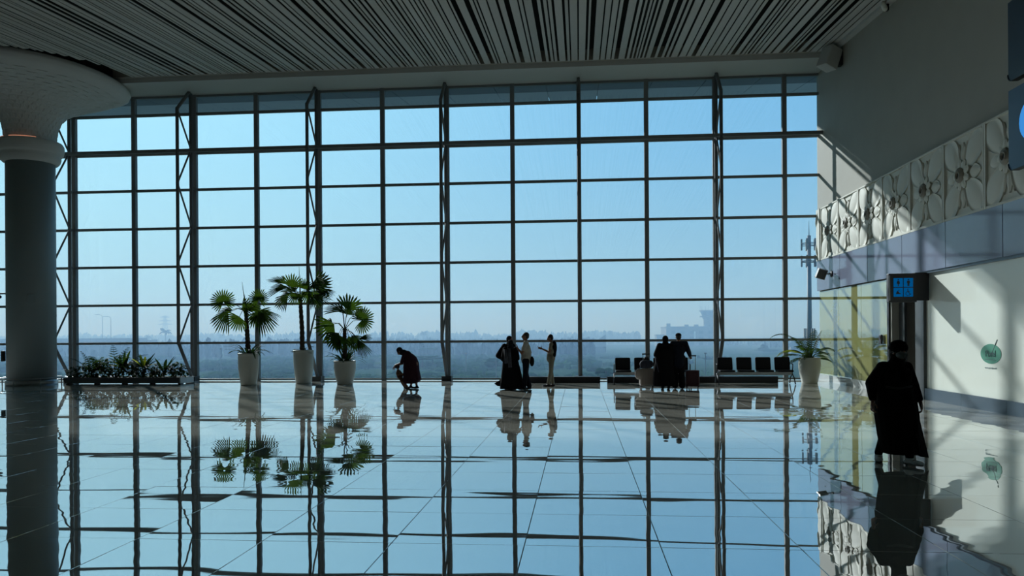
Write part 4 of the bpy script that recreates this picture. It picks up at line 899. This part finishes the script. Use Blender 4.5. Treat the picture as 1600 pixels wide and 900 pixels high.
# ------------------------------------------------------------------ people
def human(t, h, ov=None, vox=.009, skin='skin', head_yaw=0.0, head_pitch=0.0, toe=(.0, .0), hands=None, girth=1.0, shoe='black', bare=True, face=True):
    J = dict(pelvis=(0, 0, .53 * h), chest=(0, 0, .70 * h), neck=(0, 0, .84 * h), head=(0, .01 * h, .925 * h),
             shR=(.105 * h, 0, .81 * h), shL=(-.105 * h, 0, .81 * h), elR=(.135 * h, -.01 * h, .63 * h), elL=(-.135 * h, -.01 * h, .63 * h), wrR=(.14 * h, .03 * h, .485 * h), wrL=(-.14 * h, .03 * h, .485 * h),
             hipR=(.05 * h, 0, .51 * h), hipL=(-.05 * h, 0, .51 * h), knR=(.055 * h, .01 * h, .28 * h), knL=(-.055 * h, .01 * h, .28 * h), anR=(.055 * h, -.01 * h, .045 * h), anL=(-.055 * h, -.01 * h, .045 * h))
    J.update(ov or {}); J = {k: Vector(v) for k, v in J.items()}; s = h / 1.7; b = MB(); g_ = girth
    sp_dir = (J['neck'] - J['pelvis']).normalized(); Rt = sp_dir.to_track_quat('Z', 'Y').to_matrix().to_4x4()
    if abs(sp_dir.x) < .2 and abs(sp_dir.y) < .2: Rt = Matrix.Identity(4)
    for c, r in ((J['pelvis'], (.145, .105, .12)), (J['pelvis'].lerp(J['chest'], .5), (.12, .09, .14)), (J['chest'], (.145, .105, .17))): b.ell(c, [q * s * g_ for q in r], Rt)
    b.cap(J['shR'], J['shL'], .055 * s, .055 * s); b.cap(J['chest'], J['neck'], .07 * s, .052 * s); b.cap(J['neck'], J['head'] - Vector((0, 0, .02)) * s, .052 * s, .05 * s)
    for S in 'RL':
        b.cap(J['sh' + S], J['el' + S], .048 * s * g_, .037 * s); b.cap(J['el' + S], J['wr' + S], .038 * s, .026 * s)
        b.cap(J['hip' + S], J['kn' + S], .082 * s * g_, .055 * s); b.cap(J['kn' + S], J['an' + S], .055 * s, .036 * s)
        a = toe[0 if S == 'R' else 1]; f = Vector((math.sin(a), math.cos(a), 0)); A = J['an' + S]
        z0 = A.z - .045 * h
        b.ell((A.x + f.x * .06 * s, A.y + f.y * .06 * s, z0 + .035 * s), (.042 * s, .12 * s, .035 * s), Matrix.Rotation(-a, 4, 'Z'))
    # head with a face
    Mh = Matrix.Translation(J['head']) @ Matrix.Rotation(head_yaw, 4, 'Z') @ Matrix.Rotation(head_pitch, 4, 'X')
    def E_(c, r): b.ell(Mh @ Vector([q * s for q in c]), [q * s for q in r], (Matrix.Rotation(head_yaw, 4, 'Z') @ Matrix.Rotation(head_pitch, 4, 'X')))
    E_((0, -.01, .02), (.075, .095, .095)); E_((0, .02, -.04), (.058, .07, .075)); E_((0, .035, -.085), (.035, .045, .03))
    E_((0, .098, -.01), (.012, .022, .028)); E_((0, .108, -.025), (.018, .015, .012)); E_((0, .086, -.058), (.026, .014, .010)); E_((0, .082, .03), (.05, .014, .012))
    for q in (-1, 1): E_((q * .077, 0, -.01), (.012, .022, .032)); E_((q * .035, .07, -.025), (.022, .02, .022))
    for S in 'RL':
        d = (J['wr' + S] - J['el' + S]).normalized(); cfg = (hands or {}).get(S, {}); d = Vector(cfg.get('dir', d)).normalized()
        side = Vector(cfg.get('thumb', (0, 1, 0))); side = (side - d * side.dot(d)).normalized(); nrm = d.cross(side) * (1 if S == 'R' else -1); curl = cfg.get('curl', .45)
        W = J['wr' + S]; pc = W + d * .05 * s
        Mp = Matrix((side, d, nrm)).transposed().to_4x4(); b.ell(pc, (.040 * s, .055 * s, .018 * s), Mp); b.cap(W - d * .01, pc, .024 * s, .024 * s, 8)
        for k, (o_, ln) in enumerate(((.030, .072), (.010, .082), (-.010, .076), (-.029, .060))):
            p0 = pc + side * o_ * s + d * .038 * s; p1 = p0 + (d * math.cos(curl * .5) - nrm * math.sin(curl * .5) + side * o_ * 1.5) * ln * .5 * s; p2 = p1 + (d * math.cos(curl * 1.6) - nrm * math.sin(curl * 1.6)) * ln * .5 * s
            b.cap(p0, p1, .0092 * s, .0085 * s, 6); b.cap(p1, p2, .0085 * s, .007 * s, 6)
        p0 = pc + side * .032 * s - d * .02 * s; p1 = p0 + (side * .75 + d * .6 - nrm * .2) * .045 * s; p2 = p1 + (d * .9 + side * .2 - nrm * .3) * .035 * s; b.cap(p0, p1, .012 * s, .010 * s, 6); b.cap(p1, p2, .010 * s, .008 * s, 6)
    remesh(b, 'body', M[skin], t, vox, 1); J['_s'] = s; J['_Mh'] = Mh; J['_toe'] = toe; J['_h'] = h; return J
def hair(t, J, m='hair'):
    s = J['_s']; b = MB(); R3 = J['_Mh'].to_3x3().to_4x4(); b.ell(J['_Mh'] @ (Vector((0, -.025, .035)) * s), [q * s for q in (.085, .092, .092)], R3); b.ell(J['_Mh'] @ (Vector((0, -.05, -.01)) * s), [q * s for q in (.078, .06, .07)], R3)
    remesh(b, 'hair', M[m], t, .008, 1)
def hijab(t, J, m, drape=.30, out=.0, low=None, w_=1.0):
    s = J['_s']; b = MB(); Mh = J['_Mh']; R3 = Mh.to_3x3().to_4x4(); b.ell(Mh @ (Vector((0, -.03, .025)) * s), [q * s for q in (.098, .108, .112)], R3); b.ell(Mh @ (Vector((0, -.02, -.06)) * s), [q * s for q in (.088, .082, .09)], R3)
    n_ = J['neck']; c_ = J['chest']; k = n_.lerp(c_, .35)
    b.cap(Mh @ (Vector((0, -.01, -.08)) * s), n_, .085 * s, .10 * s); b.ell(k, (.17 * s * w_, .13 * s, .12 * s)); b.cap(n_, n_.lerp(c_, drape / .3), .11 * s, .135 * s); b.cap(J['shR'], J['shL'], .075 * s * w_, .075 * s * w_)
    return remesh(b, 'headscarf', M[m], t, .010, 3)
def trousers(t, J, m, k=1.22, cuff=.055):
    s = J['_s']; b = MB(); b.ell(J['pelvis'], (.165 * s, .125 * s, .13 * s))
    for S in 'RL': b.cap(J['hip' + S], J['kn' + S], .085 * s * k, .062 * s * k); b.cap(J['kn' + S], J['an' + S] + Vector((0, 0, .03)), .062 * s * k, cuff * s * k)
    return remesh(b, 'trousers', M[m], t, .010, 2)
def shirt(t, J, m, k=1.18, sleeve=.6, hem=0.02, extra=None, name='shirt'):
    s = J['_s']; b = MB(); P_ = J['pelvis']; C_ = J['chest']; up = (C_ - P_).normalized(); Rt = Matrix.Identity(4) if abs(up.x) + abs(up.y) < .25 else up.to_track_quat('Z', 'Y').to_matrix().to_4x4()
    b.ell(C_, (.155 * s * k, .115 * s * k, .18 * s), Rt); b.cap(P_ - up * hem + up * .04, C_, .125 * s * k, .12 * s * k, 16); b.ell(P_.lerp(C_, .2), (.15 * s * k, .115 * s * k, .13 * s), Rt); b.cap(J['shR'], J['shL'], .062 * s * k, .062 * s * k); b.cap(C_, J['neck'] - Vector((0, 0, .02)), .09 * s, .065 * s)
    for S in 'RL':
        e = J['sh' + S].lerp(J['el' + S], min(1, sleeve * 2)); b.cap(J['sh' + S], e, .056 * s * k, .050 * s * k)
        if sleeve > .5: b.cap(J['el' + S], J['el' + S].lerp(J['wr' + S], sleeve * 2 - 1), .050 * s * k, .042 * s * k)
    for a, c, ra, rb in (extra or []): b.cap(a, c, ra, rb)
    return remesh(b, name, M[m], t, .010, 2)
def shoes(t, J, m='black', k=1.15, sole=None):
    s = J['_s']
    for i, S in enumerate('RL'):
        a = J['_toe'][i]; f = Vector((math.sin(a), math.cos(a), 0)); A = J['an' + S]; z0 = A.z - .045 * J['_h']; R_ = Matrix.Rotation(-a, 4, 'Z'); b = MB()
        b.ell((A.x + f.x * .10 * s, A.y + f.y * .10 * s, z0 + .034 * s), (.046 * s * k, .085 * s * k, .034 * s), R_); b.ell((A.x, A.y, z0 + .042 * s), (.042 * s * k, .07 * s * k, .042 * s), R_); b.cap((A.x, A.y, z0 + .05 * s), (A.x, A.y, z0 + .075 * s), .044 * s * k, .042 * s * k)
        for q in range(len(b.v)):
            if b.v[q][2] < z0 + .004: b.v[q] = (b.v[q][0], b.v[q][1], z0 + .004)
        remesh(b, 'shoe', M[m], t, .008, 1)
        if sole: x = MB(); x.rbox((A.x + f.x * .045 * s, A.y + f.y * .045 * s, z0 + .012 * s), (.092 * s, .285 * s, .022 * s), .04 * s, 4, R_); x.build('sole', M[sole], t)
def robe(t, secs, m, name='robe', folds=9, n=64, ph=0.0): return MB().loft(secs, n=n, folds=folds, ph=ph).build(name, M[m], t, True)

# walker near the right wall, coming towards the viewer
wk = thing('person', 'person in black headscarf, mask and long black skirt walking near the right wall', 'person', (3.87, 9.75, 0), PI)
# local +X is the picture's left
J = human(wk, 1.58, dict(pelvis=(.03, 0, .84), chest=(.045, .0, 1.10), neck=(.02, .01, 1.24), head=(.0, .03, 1.375), shR=(.19, 0, 1.18), shL=(-.10, 0, 1.18),
    elR=(.30, -.03, .98), wrR=(.325, .06, .77), elL=(-.19, -.06, .95), wrL=(-.235, .05, .76), hipR=(.12, 0, .80), hipL=(-.05, 0, .80), knR=(.13, -.02, .45), knL=(-.05, .10, .45), anR=(.155, -.22, .075), anL=(-.06, .16, .09)),
    vox=.0055, head_yaw=.22, toe=(.35, -.55), hands={'R': dict(dir=(.12, .12, -1), thumb=(-.3, 1, 0), curl=.7), 'L': dict(dir=(-.15, .15, -1), thumb=(.3, 1, 0), curl=.75)})
Mh = J['_Mh']
robe(wk, [(.125, -.05, -.02, .20, .17, .05), (.14, -.05, -.02, .235, .20, .06), (.35, -.01, -.01, .245, .19, .045), (.60, .02, 0, .255, .185, .03), (.80, .03, 0, .235, .165, .02), (.93, .03, 0, .20, .14, .01), (.98, .03, 0, .16, .12, 0)], 'cloth_black', 'skirt', 8, 72)
fw = MB(); fw.add([(-.20, -.02, .8), (-.10, .10, .8), (-.17, .20, .12), (-.36, -.02, .075), (-.34, -.10, .14), (-.20, -.16, .12), (-.12, -.10, .8)], [(0, 1, 2, 3), (0, 3, 4), (0, 4, 5, 6), (2, 5, 4, 3), (1, 6, 5, 2), (0, 6, 1)])
fw.build('coat_tail', M['cloth_black'], wk)
b = MB(); b.ell((.04, 0, 1.06), (.20, .14, .19)); b.ell((.03, .0, .95), (.215, .15, .11)); b.cap(J['shR'], J['shL'], .072, .066)
for S, w0 in (('R', 1), ('L', 1)): b.cap(J['sh' + S], J['el' + S], .070, .080); b.cap(J['el' + S], J['el' + S].lerp(J['wr' + S], .80), .078, .050)
remesh(b, 'jacket', M['cloth_black'], wk, .009, 3)
b = MB(); R3 = Mh.to_3x3().to_4x4()
b.ell(Mh @ Vector((0, -.018, .042)), (.112, .118, .098), R3); b.ell(Mh @ Vector((0, -.045, -.04)), (.088, .085, .10), R3); b.cap(Mh @ Vector((0, -.02, -.09)), (.03, 0, 1.19), .085, .11); b.ell((.035, .02, 1.13), (.155, .125, .11)); remesh(b, 'headscarf', M['cloth_black'], wk, .008, 3)
b = MB(); b.ell(Mh @ Vector((0, .05, -.042)), (.072, .062, .052), R3); b.ell(Mh @ Vector((0, .06, -.03)), (.03, .062, .04), R3); remesh(b, 'face_mask', M['mask'], wk, .005, 2)
for q in (-1, 1):
    MB().ell(Mh @ Vector((q * .030, .078, .006)), (.012, .008, .006)).build('eye', M['case_grey'], wk, True); MB().ell(Mh @ Vector((q * .030, .085, .006)), (.006, .003, .006)).build('pupil', M['black'], wk, True)
    MB().tube([Mh @ Vector((q * .055, .06, -.03)), Mh @ Vector((q * .10, .0, -.0))], .003, 5).build('mask_loop', M['mask'], wk)
b = MB(); b.tube([(.20, .14, .95), (.05, .165, .93), (-.1, .15, .96)], .012, 6); b.build('waist_strap', M['dark'], wk, True)
trousers(wk, J, 'cloth_black', 1.1, .05)
shoes(wk, J, 'shoe_grey', 1.2, 'mask')

# woman bending over a toddler, facing left
wb = thing('person', 'woman in a dark maroon dress bending over a small child', 'person', (-5.03, 23.0, 0), PI / 2)
J = human(wb, 1.55, dict(pelvis=(0, .06, .80), chest=(0, .16, 1.00), neck=(0, .29, 1.09), head=(0, .42, 1.13), shR=(.15, .24, 1.04), shL=(-.15, .24, 1.04), elR=(.12, .36, .76), elL=(-.12, .34, .78), wrR=(.08, .55, .68), wrL=(-.08, .55, .70),
    hipR=(.08, -.1, .77), hipL=(-.08, -.1, .77), knR=(.08, .02, .42), knL=(-.08, -.06, .42), anR=(.08, .10, .07), anL=(-.08, -.12, .07)), head_pitch=-.9, girth=.78, hands={'R': dict(dir=(0, .6, -.8), thumb=(-1, 0, 0)), 'L': dict(dir=(0, .6, -.8), thumb=(1, 0, 0))})
hijab(wb, J, 'cloth_navy', .25, w_=.85)
shirt(wb, J, 'cloth_maroon', 1.2, .45, 0, name='dress_top')
robe(wb, [(.16, 0, .10, .22, .20, .05), (.27, 0, .03, .25, .27, .05), (.32, 0, .04, .25, .265, .05), (.55, 0, .06, .24, .24, .04), (.80, 0, .07, .22, .23, .02), (.95, 0, .10, .20, .20, .01), (1.06, 0, .17, .14, .15, 0)], 'cloth_maroon', 'dress_skirt', 9)
shoes(wb, J)
kd = thing('person', 'small child in brown standing under the hands of the bent woman', 'person', (-5.26, 23.0, 0), -PI / 2)
J = human(kd, .82, dict(head=(0, -.26, .66), neck=(0, -.24, .56), chest=(0, -.22, .47), pelvis=(0, -.17, .33), shR=(.085, -.22, .52), shL=(-.085, -.22, .52), elR=(.10, -.12, .44), elL=(-.10, -.14, .42), wrR=(.08, -.04, .44), wrL=(-.08, -.06, .40), hipR=(.045, -.16, .31), hipL=(-.045, -.16, .31), knR=(.05, -.05, .18), knL=(-.05, -.12, .17), anR=(.06, .04, .035), anL=(-.06, -.06, .035)), vox=.006, girth=1.45)
s_ = J['_s']; b = MB(); b.ell(J['head'] + Vector((0, -.01, .02)), (.075, .085, .08)); remesh(b, 'hair', M['hair'], kd, .008, 1)
shirt(kd, J, 'cloth_brown', 1.5, .9, 0); trousers(kd, J, 'cloth_brown', 1.5); shoes(kd, J)

# hijab pair beside the man in cream
w1 = thing('person', 'woman in black headscarf with hand on hip, back left of the standing group', 'person', (-2.12, 23.05, 0), -2.4)
J = human(w1, 1.57, dict(elR=(.42, .05, 1.0), wrR=(.20, .10, .86), elL=(-.22, .12, .98), wrL=(-.08, .28, 1.0), head=(-.02, .04, 1.46), neck=(-.01, .02, 1.33)), head_yaw=.2)
hijab(w1, J, 'cloth_black', .3, w_=.95)
b = MB(); b.ell((.02, 0, 1.05), (.2, .15, .26)); b.cap(J['shR'], J['elR'], .085, .09); b.cap(J['elR'], J['wrR'], .09, .06); b.cap(J['shL'], J['elL'], .08, .075); b.cap(J['elL'], J['wrL'], .075, .05); b.ell((0, 0, .9), (.2, .16, .16)); remesh(b, 'tunic', M['cloth_black'], w1, .011, 3)
robe(w1, [(.05, .03, -.02, .24, .2, .06), (.12, .03, -.02, .23, .2, .06), (.5, 0, 0, .19, .17, .04), (.85, 0, 0, .18, .15, .02), (1.0, 0, 0, .15, .12, 0)], 'cloth_black', 'skirt')
MB().add([(.16, -.12, .3), (.48, -.1, .16), (.42, -.02, .09), (.14, .02, .06), (.12, -.15, .08)], [(0, 1, 2, 3), (0, 4, 1), (4, 3, 2, 1), (0, 3, 4)]).build('skirt_corner', M['cloth_black'], w1)
shoes(w1, J)
w2 = thing('person', 'woman in dark robe with a patterned scarf, front of the standing group', 'person', (-2.02, 22.48, 0), .15)
J = human(w2, 1.46, dict(elR=(.2, .12, .92), wrR=(.05, .25, .98), elL=(-.2, .1, .9), wrL=(-.1, .24, .85)), head_yaw=.2)
hijab(w2, J, 'cloth_navy', .3)
robe(w2, [(.03, .03, 0, .35, .24, .05), (.12, .03, 0, .34, .24, .05), (.5, .02, 0, .285, .21, .04), (.85, .0, 0, .225, .18, .02), (1.1, 0, 0, .18, .14, .01), (1.20, 0, 0, .12, .10, 0)], 'cloth_black', 'robe')
b = MB(); b.cap(J['shR'], J['elR'], .08, .085); b.cap(J['elR'], J['elR'].lerp(J['wrR'], .8), .08, .05); b.cap(J['shL'], J['elL'], .08, .085); b.cap(J['elL'], J['elL'].lerp(J['wrL'], .8), .08, .05); remesh(b, 'sleeves', M['cloth_black'], w2, .010, 2)
scf = mat('patterned_scarf', lin(58, 62, 70), .8, 0, .9, 22)
q = MB()
for xo, z0, z1 in ((-.14, 1.20, .78), (-.03, 1.22, .66)): q.tube([(xo - .02, -.12, z0), (xo, -.19, (z0 + z1) / 2), (xo + .01, -.22, z1)], [(.045, .02), (.05, .02), (.055, .015)], 8)
q.build('scarf_tails', scf, w2, True)
shoes(w2, J)
mc = thing('person', 'man in a cream shirt and dark trousers, hand raised, facing the women', 'person', (-1.56, 22.5, 0), PI / 2)
J = human(mc, 1.69, dict(elL=(-.20, .10, 1.06), wrL=(-.17, .24, 1.22), elR=(.20, -.12, 1.08), wrR=(.14, .02, .92), anL=(-.09, .06, .075), anR=(.09, -.08, .075)), hands={'L': dict(dir=(0, .2, 1), thumb=(1, 0, 0), curl=1.2)})
hair(mc, J); shirt(mc, J, 'cloth_cream', 1.22, .30, 0.06); trousers(mc, J, 'cloth_navy', 1.25, .062); shoes(mc, J)
b = MB(); b.ell((.0, -.17, .83), (.12, .07, .15)); remesh(b, 'waist_pouch', M['cloth_black'], mc, .012, 2)
md = thing('person', 'man in pale top and khaki trousers looking at his phone', 'person', (-.87, 23.9, 0), PI / 2)
J = human(md, 1.62, dict(head=(0, .035, 1.50), elL=(-.19, .06, 1.07), wrL=(-.13, .28, 1.17), elR=(.19, -.07, 1.05), wrR=(.18, -.05, .82), pelvis=(0, .02, .86), chest=(0, -.02, 1.13), anL=(-.07, .10, .07), anR=(.07, -.04, .07)), head_pitch=-.35, hands={'L': dict(dir=(0, 1, .35), thumb=(0, 0, 1), curl=.7)})
hair(md, J); shirt(md, J, 'cloth_khaki', 1.15, .22, 0.04); trousers(md, J, 'cloth_khaki', 1.12, .05); shoes(md, J)
b = MB(); b.ell((0, -.09, 1.20), (.17, .085, .23)); b.cap(J['shR'], J['elR'], .07, .06); b.cap(J['elR'], J['elR'].lerp(J['wrR'], .7), .058, .045); b.ell((0, -.07, 1.0), (.13, .08, .12)); remesh(b, 'dark_vest', M['cloth_black'], md, .01, 2)
pho = thing('phone', 'small phone held out by the man in khaki trousers', 'phone', (-1.26, 23.78, 1.23)); MB().rbox((0, 0, 0), (.075, .15, .010), .01, 2, Matrix.Rotation(.5, 4, 'Y')).build('body', M['black'], pho); MB().box((-.003, 0, .007), (.062, .13, .002), Matrix.Rotation(.5, 4, 'Y')).build('screen', M['dark'], pho)
# couple at the window, seen from behind
we = thing('person', 'woman in long black robe at the window beside the pale suitcase', 'person', (2.50, 22.75, 0), .0)
J = human(we, 1.56, dict(elL=(-.25, .06, 1.0), wrL=(-.16, .2, .92), elR=(.2, .06, 1.0), wrR=(.1, .22, 1.0), head=(.0, .02, 1.44)), head_yaw=-.1)
hijab(we, J, 'cloth_black', .3, w_=1.05)
robe(we, [(.10, -.04, .0, .32, .24, .05), (.17, -.04, 0, .33, .24, .05), (.5, -.05, 0, .31, .22, .04), (.8, -.02, 0, .28, .19, .03), (1.05, 0, 0, .27, .17, .02), (1.22, 0, 0, .20, .13, 0)], 'cloth_black', 'robe')
b = MB(); b.cap(J['shR'], J['elR'], .085, .09); b.cap(J['elR'], J['wrR'], .08, .05); b.cap(J['shL'], J['elL'], .09, .095); b.cap(J['elL'], J['wrL'], .09, .06); remesh(b, 'sleeves', M['cloth_black'], we, .010, 2)
MB().tube([(-.30, -.06, .95), (-.27, -.14, .75), (-.22, -.2, .5)], [(.02, .008), (.022, .008), (.01, .006)], 6).build('scarf_edge', M['bag'], we, True); shoes(we, J)
mf = thing('person', 'man in dark clothes at the window holding the wine-red suitcase', 'person', (2.88, 22.78, 0), .0)
J = human(mf, 1.63, dict(elR=(.30, .0, 1.06), wrR=(.33, .06, .98), elL=(-.22, .04, 1.0), wrL=(-.18, .2, .95), shR=(.20, 0, 1.32), anR=(.10, 0, .073), anL=(-.10, .05, .073)), girth=1.2, hands={'R': dict(dir=(.25, .3, -.6), thumb=(-1, 0, 0), curl=1.2)})
hair(mf, J); shirt(mf, J, 'cloth_navy', 1.42, .92, .16, name='jacket'); trousers(mf, J, 'cloth_black', 1.42, .07); shoes(mf, J)
b = MB(); b.ell(J['_Mh'] @ Vector((0, -.01, .06)), (.09, .1, .07)); remesh(b, 'cap', M['cloth_black'], mf, .008, 2)
